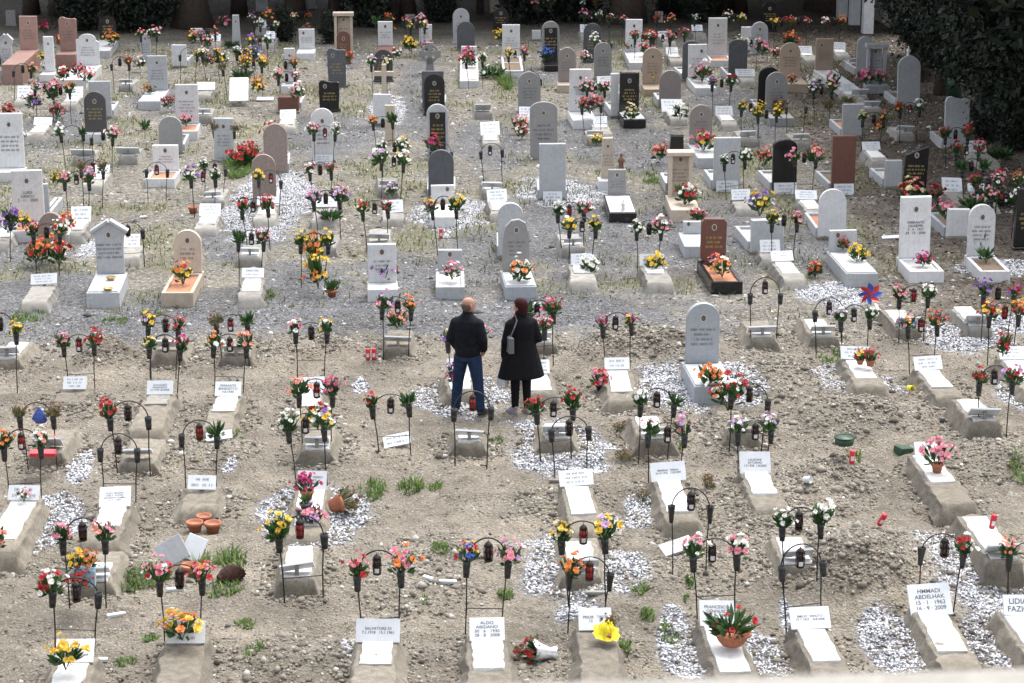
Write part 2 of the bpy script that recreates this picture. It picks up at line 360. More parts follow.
ad = t.nodes.new('ShaderNodeMath'); ad.operation = 'MULTIPLY_ADD'; t.links.new(noise(t, 14, 8, .75, co), ad.inputs[0]); ad.inputs[1].default_value = 1.6; t.links.new(voro(30, 'F1', 'Distance'), ad.inputs[2])
bump(t, b, ad.outputs[0], .9, .035)
me.materials.append(gm)
g = link('ground', me); g['kind'] = 'structure'

def sample(n, inside, x0, x1, y0, y1):
    P = np.stack([rs.uniform(x0, x1, n), rs.uniform(y0, y1, n)], -1)
    k = inside(P[:, 0], P[:, 1]); P = P[k]
    return np.column_stack([P, hgt(P[:, 0], P[:, 1])])
def stuff(name, me_, label, cat):
    o = link(name, me_); o['label'] = label; o['category'] = cat; o['kind'] = 'stuff'; return o
# white marble chips round some graves
Ps = []
for e in WHITE_G:
    n = int(e[2]*e[3]*4*2600*min(1, (30/e[1])**1.2))
    P = sample(n, lambda X, Y: mask([e], X, Y, .3, 45, 2.2) > rs.uniform(.35, .9, len(X)), e[0]-e[2]*1.5, e[0]+e[2]*1.5, e[1]-e[3]*1.5, e[1]+e[3]*1.5)
    Ps.append(P)
P = np.concatenate(Ps); P[:, 2] += .004
V, F = scatter_rocks(rs, P, rs.uniform(.012, .024, len(P)), .75, 'oct')
M['pebble'] = island('white pebbles', [(0, (.05,.05,.055)), (.28, (.24,.245,.27)), (.45, (.47,.48,.51)), (.6, (.62,.63,.65)), (1, (.68,.68,.69))], .7)
stuff('white_gravel', np_mesh('white_gravel', V, F, ['pebble']), 'white and grey marble chips spread round graves', 'gravel')
# loose stones and clods on the bare earth
hw = lambda Y: 1.5+.25*Y
PB = [ground(400, y_).y for y_ in (433, 531, 604)]
def PATHS(X, Y):
    return np.clip(sum(np.exp(-((Y-b_+(fbm(X*.7, Y*.7, 99)-.5)*1.2)/.42)**2) for b_ in PB), 0, 1)
P1 = sample(90000, lambda X, Y: (np.abs(X) < hw(Y)) & (rs.uniform(0, 1, len(X)) < (.3+.7*(fbm(X*1.1, Y*1.1, 91) > .5))*(1-.8*PATHS(X, Y))), -11, 11, 19, Y_SOIL+1.5)
s1 = np.exp(rs.normal(-4.45, .5, len(P1))).clip(.005, .05)
Ph = []
for hx, hy, r, h in _H:
    q = int(800*r*r/.5); a = rs.uniform(0, 6.28, q); d = r*np.sqrt(rs.uniform(0, 1.2, q))
    X = hx+d*np.cos(a); Y = hy+d*np.sin(a); Ph.append(np.column_stack([X, Y, hgt(X, Y)]))
Ph = np.concatenate(Ph); sh = np.exp(rs.normal(-4.1, .55, len(Ph))).clip(.007, .07)
P = np.concatenate([P1, Ph]); sz = np.concatenate([s1, sh])
V, F = scatter_rocks(rs, P, sz, .75, 'oct')
M['clod'] = island('clods and stones', [(0, (.07,.06,.046)), (.45, (.19,.168,.135)), (.9, (.26,.235,.195)), (.975, (.4,.38,.345)), (1, (.62,.6,.57))], .95)
stuff('loose_stones', np_mesh('loose_stones', V, F, ['clod']), 'loose stones and clods of dry earth', 'stones')
P = sample(52000, lambda X, Y: (np.abs(X) < hw(Y)) & (fbm(X*.6, Y*.6, 95) > .36), -20, 20, Y_SOIL, 72)
V, F = scatter_rocks(rs, P, np.exp(rs.normal(-3.8, .5, len(P))).clip(.01, .1), .6, 'oct')
M['stone2'] = island('grey stones', [(0, (.035,.033,.03)), (.5, (.15,.144,.13)), (.82, (.31,.3,.28)), (1, (.68,.67,.65))], .95)
stuff('gravel_stones', np_mesh('gravel_stones', V, F, ['stone2']), 'small grey stones between the older graves', 'stones')
# leaf litter
P = sample(30000, lambda X, Y: (X > np.interp(Y, [lx[2,1], lx[1,1], lx[0,1]], [lx[2,0], lx[1,0], lx[0,0]])+.5), 3, 19, lx[2,1]-1, 75)
def quads(P, size, rs, lift=.01, tilt=.5):
    n = len(P); a = rs.uniform(0, 6.28, n); u = np.stack([np.cos(a), np.sin(a), rs.uniform(-tilt, tilt, n)], -1); v = np.stack([-np.sin(a), np.cos(a), rs.uniform(-tilt, tilt, n)], -1)*.6
    c = P+np.array([0, 0, lift]); s_ = size[:, None]
    V = np.stack([c-u*s_, c-v*s_, c+u*s_, c+v*s_], 1); return V.reshape(-1, 3), np.arange(n*4).reshape(-1, 4)
V, F = quads(P, rs.uniform(.02, .06, len(P)), rs, .015)
M['litter'] = island('dead leaves', [(0, (.03,.02,.013)), (.6, (.08,.053,.033)), (.92, (.15,.11,.075)), (1, (.36,.31,.24))], .9)
stuff('fallen_leaves', np_mesh('fallen_leaves', V, F, ['litter']), 'brown fallen leaves under the trees', 'leaves')
# weeds and dry grass
def blades(P, h, rs, wd=.012, spread=.5):
    n = len(P); a = rs.uniform(0, 6.28, n); L = rs.uniform(.1, spread, n)
    d = np.stack([np.cos(a)*L, np.sin(a)*L, np.ones(n)], -1)*h[:, None]; p = np.stack([-np.sin(a), np.cos(a), np.zeros(n)], -1)*wd
    V = np.stack([P-p, P+p, P+d*.6+p*.8, P+d+np.array([0, 0, -.1])*h[:, None]], 1); return V.reshape(-1, 3), np.arange(n*4).reshape(-1, 4)
WEED = [(412,489,13,7,.2),(140,578,26,11,.2),(215,562,26,11,.22),(235,560,12,8,.12),(225,592,18,9,.14),(425,610,16,5,.08),(245,625,10,6,.08),(255,660,12,10,.08),(30,215,6,5,.1),
 (372,492,14,10,.16),(225,440,24,5,.1),(845,352,14,5,.12),(856,458,7,4,.14),(1018,484,8,10,.2),(682,450,12,5,.08),(668,635,10,8,.1),(640,595,8,6,.08),(648,620,7,5,.1),(625,650,6,9,.1),
 (655,505,7,4,.08),(495,440,8,6,.07),(435,488,8,7,.1),(150,640,8,5,.08),(125,666,12,5,.07),(830,362,12,4,.1),(300,565,6,4,.05),(690,592,5,5,.08),(688,606,5,5,.08),(440,560,8,5,.07),(505,595,8,6,.1),
 (240,167,16,12,.3),(268,298,6,6,.15),(150,314,12,4,.1),(650,180,8,6,.12),(588,285,12,6,.15),(505,80,6,12,.3),(90,160,8,6,.14),(440,560,10,6,.08),(535,642,5,4,.08),(700,552,8,4,.05),(30,318,18,6,.12),(115,320,14,5,.1)]
Ps = []; hs = []
for cx, cy, rx, ry, h in WEED:
    e = ell([(cx, cy, rx, ry)])[0]; n = int(650*max(.15, min(2.5, e[2]*e[3]*4)))
    a = rs.uniform(0, 6.28, n); d = np.sqrt(rs.uniform(0, 1, n)); X = e[0]+d*np.cos(a)*e[2]; Y = e[1]+d*np.sin(a)*e[3]
    k = fbm(X*5, Y*5, 33) > .42; X, Y = X[k], Y[k]
    Ps.append(np.column_stack([X, Y, hgt(X, Y)])); hs.append(rs.uniform(.3, 1.0, len(X))*h*.8)
V, F = blades(np.concatenate(Ps), np.concatenate(hs), rs, .011, 1.5)
stuff('weeds', np_mesh('weeds', V, F, ['weed']), 'green weeds sprouting in the bare earth', 'weeds')
P = sample(110000, lambda X, Y: (np.abs(X) < hw(Y)) & (np.maximum(mask(GRASS, X, Y, .6, 47, 2.)*.7, (fbm(X*.9, Y*.9, 77)-.5)*3.5) > rs.uniform(.1, 1, len(X))), -18, 15, Y_PATH-1.5, 72)
V, F = blades(P, rs.uniform(.04, .14, len(P)), rs, .013, 1.3)
stuff('dry_grass', np_mesh('dry_grass', V, F, ['dry']), 'dry straggly grass between the older graves', 'grass')

# ------------------------------------------------------------------ parapet, terrace, boundary wall
m = MB(); m.box((0, -4, 3.75), (40, 10, 7.5)); o = m.build('terrace', 'cement'); o['kind'] = 'structure'
m = MB(); m.box((0, 1.27, 4.314), (40, .5, 8.628), ch=.012); o = m.build('parapet_wall', 'cement'); o.rotation_euler.y = -.014; tag(o, 'pale cement parapet edge, blurred along the bottom right', 'wall')
wx = ground(868, 34).x
bw = thing('boundary_wall', (wx, 103.5, 0), 0, 'pale boundary wall with white pilasters, half hidden behind the dark evergreens', 'wall')
m = MB(); m.box((1.2, 0, 1.9), (.3, 60, 3.8)); m.build('wall', 'cement', bw)
m = MB(); m.box((.5, 0, 3.9), (1.7, 60, .2)); m.build('coping', 'lgrey', bw)
for k in range(24):
    m = MB(); m.box((0, -29.7+k*2.3, 1.9), (.35, .35, 3.79), ch=.02); m.build('pilaster', 'white', bw)

m = MB(); m.box((0, 0, .75), (.3, .3, 1.6), ch=.02); m.box((0, 0, 1.6), (.38, .38, .12), ch=.02); pp = m.build('stone_post', 'white'); pp.location = on(ground(1007, 117)); tag(pp, 'white stone post half hidden under the evergreen at the right edge', 'post')
# ------------------------------------------------------------------ trees and shrubs
M['ever'] = island('dark evergreen foliage', [(0, (.004,.008,.005)), (.5, (.009,.017,.009)), (.9, (.018,.028,.014)), (1, (.045,.04,.022))], .7, .1)
M['bark'] = stone('tree bark', (.075,.055,.042), .95, .4, 8, bmp=1.0, dirt=0)
def crown_mesh(name, seed, h0, h1, r, n, prof, q=(.04, .11)):
    g_ = np.random.default_rng(seed); k = n//70
    zz = g_.uniform(0, 1, k); rad = prof(zz)*r*np.sqrt(g_.uniform(.15, 1, k)); a = g_.uniform(0, 6.28, k)
    C = np.stack([rad*np.cos(a), rad*np.sin(a), h0+(h1-h0)*zz], -1); cs = g_.uniform(.25, .6, k)
    P = np.repeat(C, 70, 0) + g_.normal(0, .5, (k*70, 3))*np.repeat(cs, 70)[:, None]*np.array([1, 1, .8])
    u = g_.normal(0, 1, P.shape); u /= np.linalg.norm(u, axis=1)[:, None]; v = np.cross(u, g_.normal(0, 1, P.shape)); v /= np.linalg.norm(v, axis=1)[:, None]
    s_ = g_.uniform(q[0], q[1], len(P))[:, None]
    V = np.stack([P-u*s_, P-v*s_*.45, P+u*s_, P+v*s_*.45], 1).reshape(-1, 3)
    return np_mesh(name, V, np.arange(len(V)).reshape(-1, 4), ['ever'])
def trunk_mb(r, h, seed, limbs=6):
    q = random.Random(seed); m = MB(); n = 7
    pts = [(q.uniform(-.12, .12)*i*.4, q.uniform(-.1, .1)*i*.4, h*i/n) for i in range(n+1)]
    m.tube(pts, [r*(1.35 if i == 0 else 1-.75*i/n) for i in range(n+1)], 10)
    for k in range(limbs):
        i = q.randint(2, n-1); p = Vector(pts[i]); a = q.uniform(0, 6.28); L = h*q.uniform(.12, .22)
        m.tube([p, p+Vector((math.cos(a)*L*.6, math.sin(a)*L*.6, L*.3)), p+Vector((math.cos(a)*L, math.sin(a)*L, L*.75))], [r*.35, r*.22, r*.08], 6)
    return m
OUT = []
cyp = lambda z: np.clip(np.minimum(.55+z*2.2, 1.08*(1-z)**.6+.05), .08, 1)
rnd_c = lambda z: np.sqrt(np.clip(1-(2*z-1)**2, .05, 1))
CR = {'d': crown_mesh('crown', 6, 1.0, 9.5, 2.0, 90000, rnd_c), 'a': crown_mesh('crown', 1, 1.9, 11.5, 2.7, 52000, rnd_c), 'b': crown_mesh('crown', 2, 1.15, 9.5, 2.6, 95000, cyp), 'c': crown_mesh('crown', 3, 3.0, 11, 3.6, 42000, rnd_c, (.12, .3)),
      's': crown_mesh('crown', 4, .05, 2.6, .85, 7000, rnd_c, (.05, .12))}
def tree(px, py, kind, r, label, cat, s_=1.0, name='evergreen_tree', rz=0, group=None):
    p = on(ground(px, py)); o = thing(name, p, rz, label, cat, group); o.scale = (s_, s_, s_)
    trunk_mb(r, {'a': 9, 'd': 8, 'b': 8, 'c': 9, 's': 1.8}[kind], px, 4 if kind == 's' else 7).build('trunk', 'bark', o, True)
    link('crown', CR[kind], o)
tree(942, 95, 'd', .2, 'tall dark evergreen with bare trunk behind the wavy pale headstone', 'tree')
tree(1004, 118, 'b', .24, 'dark evergreen with low hanging foliage at the upper right edge', 'tree', 1.0, rz=2)
tree(1062, 168, 'b', .24, 'dark evergreen cut by the right edge of the photo', 'tree', 1.05, rz=4)
tree(918, 56, 'd', .18, 'dark evergreen overhanging the round headstone topped by a white figure', 'tree', .9, rz=1)
tree(1010, 62, 'a', .2, 'dark evergreen behind the others at the top right corner', 'tree', 1, rz=3)
T = [(192,27,'c',.68,'thickest dark tree trunk standing at the far edge, left of centre'),(295,17,'c',.3,'straight dark trunk behind the small white plaque with pink flowers'),(394,21,'c',.17,'slim brown trunk behind the small white stone on red brown slab'),
 (408,19,'c',.3,'dark trunk just right of the slim brown trunk at the far edge'),(628,23,'c',.5,'broad dark trunk behind the white headstone at the far edge'),(690,11,'c',.35,'dark trunk at the far edge between white headstones'),
 (738,12,'c',.3,'dark trunk at the far edge left of the far black headstone'),(832,9,'c',.8,'massive dark trunk at the far edge left of the white pilasters'),(60,12,'c',.25,'dark trunk at the far edge above the pink wavy headstone'),(480,14,'c',.12,'thin trunk at the far edge behind the grey round headstones')]
for i, (a, b_, k, r, l) in enumerate(T): tree(a, b_, k, r, l, 'tree', .85+.3*((i*37) % 10)/10, 'shade_tree', i*1.3)
for i, (dx, dy) in enumerate([(-16, 87), (-9.5, 88), (-4, 86.5), (1.5, 88), (7, 87), (12, 88.5), (-13, 80), (3.5, 81.5), (9, 80), (-7, 93), (5, 93), (14.6, 47), (15.2, 54), (-14, 80.5), (-6.5, 80), (1, 80.5), (7.5, 80), (-10.5, 79), (14.5, 63), (-3, 79.5), (11, 79.5)]):  # extra trees, mostly out of view, added for the shade they cast
    o = thing('shade_tree', on(Vector((dx, dy, 0))), i*2.1, ('tall shade tree darkening the far end of the cemetery' if dy > 70 else 'tall shade tree beside the boundary wall at right'), 'tree', 'shade trees at the far end' if dy > 70 else 'shade trees at the right'); k = 1.1; w2 = 1.55 if dy > 79 and dy < 84 else 1.05; o.scale = (k*w2, k*w2, k if dy < 70 else .95)
    trunk_mb(.15 if dy > 79 and dy < 84 else .28, 9, 500+i).build('trunk', 'bark', o, True); link('crown', CR['c'], o)
    OUT.append(o)
SH = [(368,26,'dark bushy shrub right of the beige portal shrine',1.15),(530,23,'dark shrub behind pink flowers, left of the black panelled round headstone',1.25),(574,22,'dark shrub behind the slate headstone with white flowers above',1.2),
 (440,22,'dull green shrub behind the celtic cross',.7),(80,30,'dark hedge shrub behind the pink wavy headstone',1.0),(128,32,'dark hedge shrub right of the black round headstone',1.05),(150,30,'dark hedge shrub left of the thickest trunk',1.0),
 (330,44,'low green shrub left of the beige portal shrine',.42),(283,42,'low green shrub left of the small white plaque with pink flowers',.45),
 (700,22,'dark shrub behind the tall white headstone on pink planter',.75),(670,18,'dark shrub behind a small white photo plaque',.7),(990,142,'dark low shrub under the right-hand evergreen',.55),(1018,150,'dark low shrub at the right edge under the evergreen',.6)]
for i, (a, b_, l, s_) in enumerate(SH): tree(a, b_, 's', .06, l, 'shrub', s_*.88, 'evergreen_shrub', i*.9)
# ------------------------------------------------------------------ lettering
def strokes(wd, ht, lines, seed, mi='ink', fill=.8):
    q = random.Random(seed); m = MB(); lh = ht/max(lines, 1)
    for i in range(lines):
        z = ht/2-(i+.5)*lh; L = wd*q.uniform(.45, fill); x = -L/2
        while x < L/2-.012:
            word = q.uniform(.03, .09)*(wd/.42)+.02; e = min(x+word, L/2)
            k = x
            while k < e:                                  # worn letters
                c = q.uniform(.009, .014); hh = lh*.27
                if q.random() < .85: m.add([(k, 0, z-hh), (k+c*.45, 0, z-hh), (k+c*.45, 0, z+hh), (k, 0, z+hh)], [(0, 1, 2, 3)])
                if q.random() < .6: m.add([(k, 0, z-hh*.2), (k+c, 0, z-hh*.2), (k+c, 0, z+hh*.25), (k, 0, z+hh*.25)], [(0, 1, 2, 3)])
                k += c+.005
            x = e+.03
    return m.mesh('inscription', mi)
def text_mesh(lines, wd, ht, mat='ink'):
    cu = bpy.data.curves.new('lettering', 'FONT'); cu.body = '\n'.join(lines); cu.align_x = 'CENTER'; cu.align_y = 'CENTER'; cu.size = 1
    cu.offset = .014
    o = bpy.data.objects.new('lettering', cu); COL.objects.link(o)
    dg = bpy.context.evaluated_depsgraph_get(); me = bpy.data.meshes.new_from_object(o.evaluated_get(dg))
    bpy.data.objects.remove(o); bpy.data.curves.remove(cu)
    co = np.zeros(len(me.vertices)*3); me.vertices.foreach_get('co', co); co = co.reshape(-1, 3)
    lo, hi = co.min(0), co.max(0); k = min(wd/(hi[0]-lo[0]), ht/(hi[1]-lo[1])); kx = min(wd/(hi[0]-lo[0]), k*1.5); c = (lo+hi)/2
    out = np.stack([(co[:, 0]-c[0])*kx, 0*co[:, 0], (co[:, 1]-c[1])*k], -1); me.vertices.foreach_set('co', out.astype(np.float32).ravel())
    me.materials.clear(); me.materials.append(M[mat]); me.name = 'inscription'; me.update(); return me
def nameplate(parent, loc, tilt, wd, ht, lines=None, seed=0, roll=0, mat='plate', th=.025):
    m = MB(); m.box((0, 0, 0), (wd, th, ht), ch=0); p = m.build('nameplate', mat, parent); p.location = loc; p.rotation_euler = (-tilt, roll, 0)
    if lines == 'blank': return p
    me = text_mesh(lines, wd*.72, ht*.66) if lines else strokes(wd, ht*.8, 3 if ht > .2 else 2, seed)
    i = link('inscription', me, p); i.location = (0, -th/2-.002, 0); return p

# ------------------------------------------------------------------ concrete graves of the newer section
def mound_mb(L, wb, wt, h, seed, flare=.14):
    """rough cast concrete: flared sides, a crisp top edge, a sloping foot"""
    n, k = 26, 21; m = MB()
    key = np.array([(-.5, -.1), (-.47, .0), (-.4, .3), (-.3, .7), (-.27, .93), (-.25, .99), (-.22, 1), (0, 1.01), (.22, 1), (.25, .99), (.27, .93), (.3, .7), (.4, .3), (.47, .0), (.5, -.1)])
    tt = np.linspace(0, len(key)-1, k); u = np.interp(tt, range(len(key)), key[:, 0]); v = np.interp(tt, range(len(key)), key[:, 1])
    x0 = np.where(np.abs(u) > .25, np.sign(u)*(wt/2+(np.abs(u)-.25)/.25*(wb-wt)/2), u/.25*wt/2)
    ys = np.concatenate([[.16, .15, .14, .1], np.linspace(.04, -L+.1, n-8), [-L+.03, -L-.01, -L-.05, -L-flare]])
    hf = np.concatenate([[-.1, .5, .94, 1], np.ones(n-8), [.97, .85, .55, -.1]])
    X = x0[None]*(1+.05*(-ys/L))[:, None]; Y = np.repeat(ys[:, None], k, 1)
    hm = h*(1-.12*np.clip(-ys/L, 0, 1))
    Z = np.where(v[None] > 0, v[None]*(hm*np.clip(hf, 0, 1))[:, None], v[None]*h) + np.where(hf < 0, -.06, 0)[:, None]
    q = (fbm(X*7+seed, Y*7+Z*9, 5, 3)-.5)*.09+(fbm(X*19+seed, Y*19+Z*18, 8, 2)-.5)*.05
    s_ = np.sign(X); side = np.clip((np.abs(X)-wt*.42)/.05, 0, 1)
    X = X+s_*q*side; Z = Z+q*(1-side)*.6*(Z > .05); Y = Y+(fbm(X*9+seed, Z*9, 6, 2)-.5)*.05*(np.abs(hf-1) > .01)[:, None]
    m.add(np.stack([X, Y, Z], -1).reshape(-1, 3).tolist(), [(i*k+j, i*k+j+1, (i+1)*k+j+1, (i+1)*k+j) for i in range(n-1) for j in range(k-1)]+[tuple(range(k))[::-1], tuple((n-1)*k+j for j in range(k))])
    return m
RING = []
def concrete_grave(px, py, pw, ph, face='F', cap=.95, L=1.5, h=.3, lines=None, tilt=None, roll=None, bare=False, dz=0, desc='', mat='concrete', capmat='cap', **kw):
    if h == .3: h = .22 if py > 320 else .19
    if py < 320: L = min(L, 1.15); mat = 'cement'
    if face == 'A' and L == 1.5: L = max(1.0, cap+.15)
    zc = h+.11; q = random.Random(int(px*31+py*7))
    p0 = ground(px, py, zc); sc, ce = scale_at(p0); z0 = float(hgt(p0.x, p0.y)); p = Vector((p0.x, p0.y, max(-.06, min(z0, .05))-(.035 if py > 320 else 0)))
    rz = (0 if face == 'F' else math.pi)+q.uniform(-.035, .035)
    wd = min(.56, max(.3, pw/sc)); ht = min(.4, max(.17, ph/sc*(1.05 if face == 'F' else 1)))
    o = thing('concrete_grave', p, rz, '', 'grave', 'concrete graves of the newer rows' if py > 320 else 'concrete graves of the older rows', kind='grave', desc=desc, plates=lines, face=face, cap=cap, mat=mat, px=px, py=py, tilted=abs(roll or 0) > .15)
    RING.append((p, rz, L, py))
    wt = q.uniform(.37, .43); wb = wt+(q.uniform(.2, .3) if py > 320 else .1); L *= q.uniform(.94, 1.08)
    mound_mb(L, wb, wt, h, int(px*13+py)).build('mound', mat, o, True)
    if cap:
        cw = min(wt-.06, .33); m = MB(); n = 9; vs = []
        for i in range(n):
            y = .1-(cap+.1)*i/(n-1); a = cw/2+q.uniform(-.012, .012); e = 1-.12*max(0, -y/L)
            for x, z in ((-a, h*e-.03), (-a+.01, h*e+.022), (a-.01, h*e+.022), (a, h*e-.03)): vs.append((x, y+q.uniform(-.012, .012) if i == n-1 else y, z+q.uniform(-.004, .004)))
        fs = [(i*4+k, i*4+k+1, i*4+5+k, i*4+4+k) for i in range(n-1) for k in range(3)]+[(3, 2, 1, 0), tuple(n*4-4+k for k in range(4))]
        m.add(vs, fs); m.build('cap', capmat, o)
    if not bare:
        tl = tilt if tilt is not None else (R(q.uniform(32, 45)) if face == 'F' else R(q.uniform(48, 58)))
        nameplate(o, (0, 0, zc), tl, wd, ht, lines, int(px+py*3), roll if roll is not None else q.uniform(-.05, .05))
        m = MB(); m.box((0, .06, h+.03), (.045, .045, .2)); m.build('post', 'cement', o)
    return o

# ------------------------------------------------------------------ marble headstones
def arc(n, r, cz, kz=1): return [(-r*math.cos(math.pi*i/n), cz+r*kz*math.sin(math.pi*i/n)) for i in range(n+1)]
def outline(shape, wd, h, seed=0):
    a = wd/2; q = random.Random(seed)
    if shape == 'round': return [(a, 0), (-a, 0)][::-1][:0] + [(-a, 0)] + arc(14, a, max(.05, h-a)) + [(a, 0)]
    if shape == 'arch': return [(-a, 0)] + arc(12, a, h*.86, h*.14/a) + [(a, 0)]
    if shape == 'gable': return [(-a*.82, 0), (-a*.82, h*.72), (-a, h*.74), (-a, h*.8), (0, h), (a, h*.8), (a, h*.74), (a*.82, h*.72), (a*.82, 0)]
    if shape == 'wavy': return [(-a*.94, 0), (-a, h*.5), (-a*1.0, h*.9), (-a*.85, h*.98), (-a*.5, h), (-a*.1, h*.96), (a*.3, h*.94), (a*.8, h*.95), (a, h*.92), (a*.97, h*.5), (a*.92, 0)]
    if shape == 'shoulder': return [(-a, 0), (-a, h*.82)] + [(x*.98-a*.02, z) for x, z in arc(8, a*.75, h*.84, h*.16/(a*.75))] + [(a*.75, h*.8), (a, h*.74), (a, 0)]
    if shape == 'notch': c = a*.22; return [(-a+c, 0), (-a+c*.6, c*.6), (-a, c), (-a, h-c), (-a+c*.6, h-c*.6), (-a+c, h), (a-c, h), (a-c*.6, h-c*.6), (a, h-c), (a, c), (a-c*.6, c*.6), (a-c, 0)]
    if shape == 'obelisk': return [(-a, 0), (-a*.72, h), (a*.72, h), (a, 0)]
    if shape == 'rough': return [(-a*.95, 0), (-a, h*.3), (-a*.96, h*.6), (-a*.8, h*.86), (-a*.35, h*.98), (a*.2, h), (a*.7, h*.93), (a*.95, h*.68), (a, h*.35), (a*.93, 0)]
    if shape == 'slant': return [(-a, 0), (-a*.96, h*.42), (-a*.9, h*.8), (a*.3, h*.93), (a, h), (a*.97, h*.4), (a*.9, 0)]
    if shape == 'half': return [(-a, 0), (-a, h*.35)] + arc(12, a, h*.35, h*.65/a)[1:-1] + [(a, h*.35), (a, 0)]
    return [(-a, 0), (-a, h), (a, h), (a, 0)]
PLAN = {}
def gravestone(x0, x1, yt, yb, shape, mat, sl=None, sc_=None, pl=None, hs=.22, b=0, sw=1.12, lines=None, plate=None, panel=None, t=None, dx=0, desc='', lean=0, box2=False, st=None, rb='lgrey'):
    cx = (x0+x1)/2; hs = hs if sl else .06
    p = ground(cx, yb, hs); s, ce = scale_at(p); wd = (x1-x0)/s*.98; h = (yb-yt)/(s*ce)
    p = Vector((p.x, p.y, max(-.05, min(.05, float(hgt(p.x, p.y)))))); q = random.Random(int(cx*17+yb*5))
    o = thing('gravestone', p, q.uniform(-.04, .04), '', 'gravestone', 'gravestones of the older section', kind='grave', desc=desc, shape=shape, mat=mat, h=h, wd=wd, sl=sl, pl=pl, back=b, px=cx, py=yb, plate=plate, panel=panel, scol=sc_, lines=lines)
    t = t or (.11 if shape != 'obelisk' else .16); sm = sc_ or mat
    if sl:
        f = ground(cx, sl); L = max(.3, p.y-f.y)
        w2 = wd*sw if wd > .42 else wd*1.5
        if pl:
            m = MB(); k = .065
            for c, d in (((-w2/2+k/2, -L/2-.03, hs/2-.05), (k, L-.06, hs+.1)), ((w2/2-k/2, -L/2-.03, hs/2-.05), (k, L-.06, hs+.1)), ((0, -L+k/2-.001, hs/2-.05), (w2-2*k-.004, k, hs+.1)), ((0, -.06, hs/2-.05), (w2-2*k-.004, .118, hs+.1))): m.box(c, d, ch=.008)
            if box2: m.box((0, -L*.45, hs/2-.03), (w2-2*k-.004, .06, hs+.06))
            m.build('curb', sm, o)
            m = MB(); n = 8; vs = [((i/n-.5)*(w2-2*k), -.11-(L-.15)*j/n, hs-.035+q.uniform(-.012, .012)) for j in range(n+1) for i in range(n+1)]
            m.add(vs, [(j*(n+1)+i, (j+1)*(n+1)+i, (j+1)*(n+1)+i+1, j*(n+1)+i+1) for j in range(n) for i in range(n)]); m.build('planting_bed', pl, o, True)
        else:
            m = MB(); m.box((0, -L/2, hs/2-.05), (w2, L-.004, hs+.1), ch=.01); m.build('ledger', sm, o)
            if st: m = MB(); m.box((0, -L/2-.02, hs+.012), (w2-.05, L-.12, .02)); m.build('slab_top', st, o)
        m = MB(); m.box((0, t/2+.006, hs/2-.05), (w2, t+.004, hs+.1)); m.build('base', sm, o)
    else:
        m = MB(); m.box((0, t/2, hs/2-.06), (wd*1.1, t*1.5, hs+.12), ch=.01); m.build('base', 'concrete' if b or mat in ('white', 'plate') else mat, o)
    if b and rb and yb > 60 and shape not in ('portal',):
        m = MB(); L = q.uniform(1.2, 1.5); k = .07; w2 = wd*1.12
        for c, d in (((-w2/2+k/2, t+.05+L/2, .08), (k, L, .26)), ((w2/2-k/2, t+.05+L/2, .08), (k, L, .26)), ((0, t+.05+L-k/2, .079), (w2-2*k-.004, k, .256))): m.box(c, d, ch=.008)
        m.build('curb', rb, o); m = MB(); m.box((0, t+.05+L/2, .04), (w2-2*k-.006, L-.2, .22)); m.build('planting_bed', q.choice(['chips', 'dirt', 'chips', 'orange']), o)
    z = hs
    if shape == 'cross':
        m = MB(); m.box((0, t/2, h*.5), (wd*.24, t, h), ch=.015); m.box((-wd*.31, t/2, h*.7), (wd*.378, t*.9, wd*.24), ch=.012); m.box((wd*.31, t/2, h*.7), (wd*.378, t*.9, wd*.24), ch=.012)
        hd = m.build('headstone', mat, o)
    elif shape == 'celtic':
        m = MB(); r = wd/2
        m.prism([(-wd*.2, 0), (-wd*.13, h*.5), (wd*.13, h*.5), (wd*.2, 0)], 0, t, ch=.01)
        cz = h-r*1.0
        for k in range(4):
            T = Matrix.Translation((0, 0, cz)) @ Matrix.Rotation(k*math.pi/2, 4, 'Y')
            m.prism([(-wd*.07, wd*.06), (-wd*.17, r*1.02), (wd*.17, r*1.02), (wd*.07, wd*.06)], 0, t, T=T, ch=.008)
        m.box((0, t/2, cz), (wd*.2, t-.01, wd*.2))
        n = 24
        vs = [(rr*math.cos(2*math.pi*i/n), yy, cz+rr*math.sin(2*math.pi*i/n)) for i in range(n) for rr, yy in ((r*.6, t*.2), (r*.86, t*.2), (r*.86, t*.8), (r*.6, t*.8))]
        m.add(vs, [(i*4+k, i*4+(k+1) % 4, ((i+1) % n)*4+(k+1) % 4, ((i+1) % n)*4+k) for i in range(n) for k in range(4)])
        hd = m.build('headstone', mat, o)
    elif shape == 'portal':
        m = MB(); m.prism(outline('rect', wd*.62, h*.86), .1, .19, ch=.006); hd = m.build('headstone', mat, o)
        for sx in (-1, 1):
            m = MB(); m.box((sx*wd*.4, -.0, h*.455), (wd*.14, .16, h*.91), ch=.01); e = m.build('pillar', mat, o); e.location.z = z
        m = MB(); m.box((0, .05, h*.955), (wd*1.06, .36, h*.085), ch=.012); e = m.build('lintel', mat, o); e.location.z = z
    else:
        m = MB(); m.prism(outline(shape, wd, h, int(cx)), 0, t, ch=.012); hd = m.build('headstone', mat, o)
        if shape == 'gable':
            m = MB()
            for sx in (-1, 1):
                T = Matrix.Translation((sx*wd*.27, t/2, h*.9)) @ Matrix.Rotation(sx*math.atan2(h*.2, wd/2), 4, 'Y'); m.box((0, 0, .02), (wd*.62, t+.1, .045), T=T)
            m.build('roof', mat, o).location.z = z
    hd.location.z = z; hd.rotation_euler = (q.uniform(-.03, .01), q.uniform(-.018, .018), 0)
    if lean: hd.rotation_euler.y = lean
    fy = -.004 if shape != 'portal' else .096
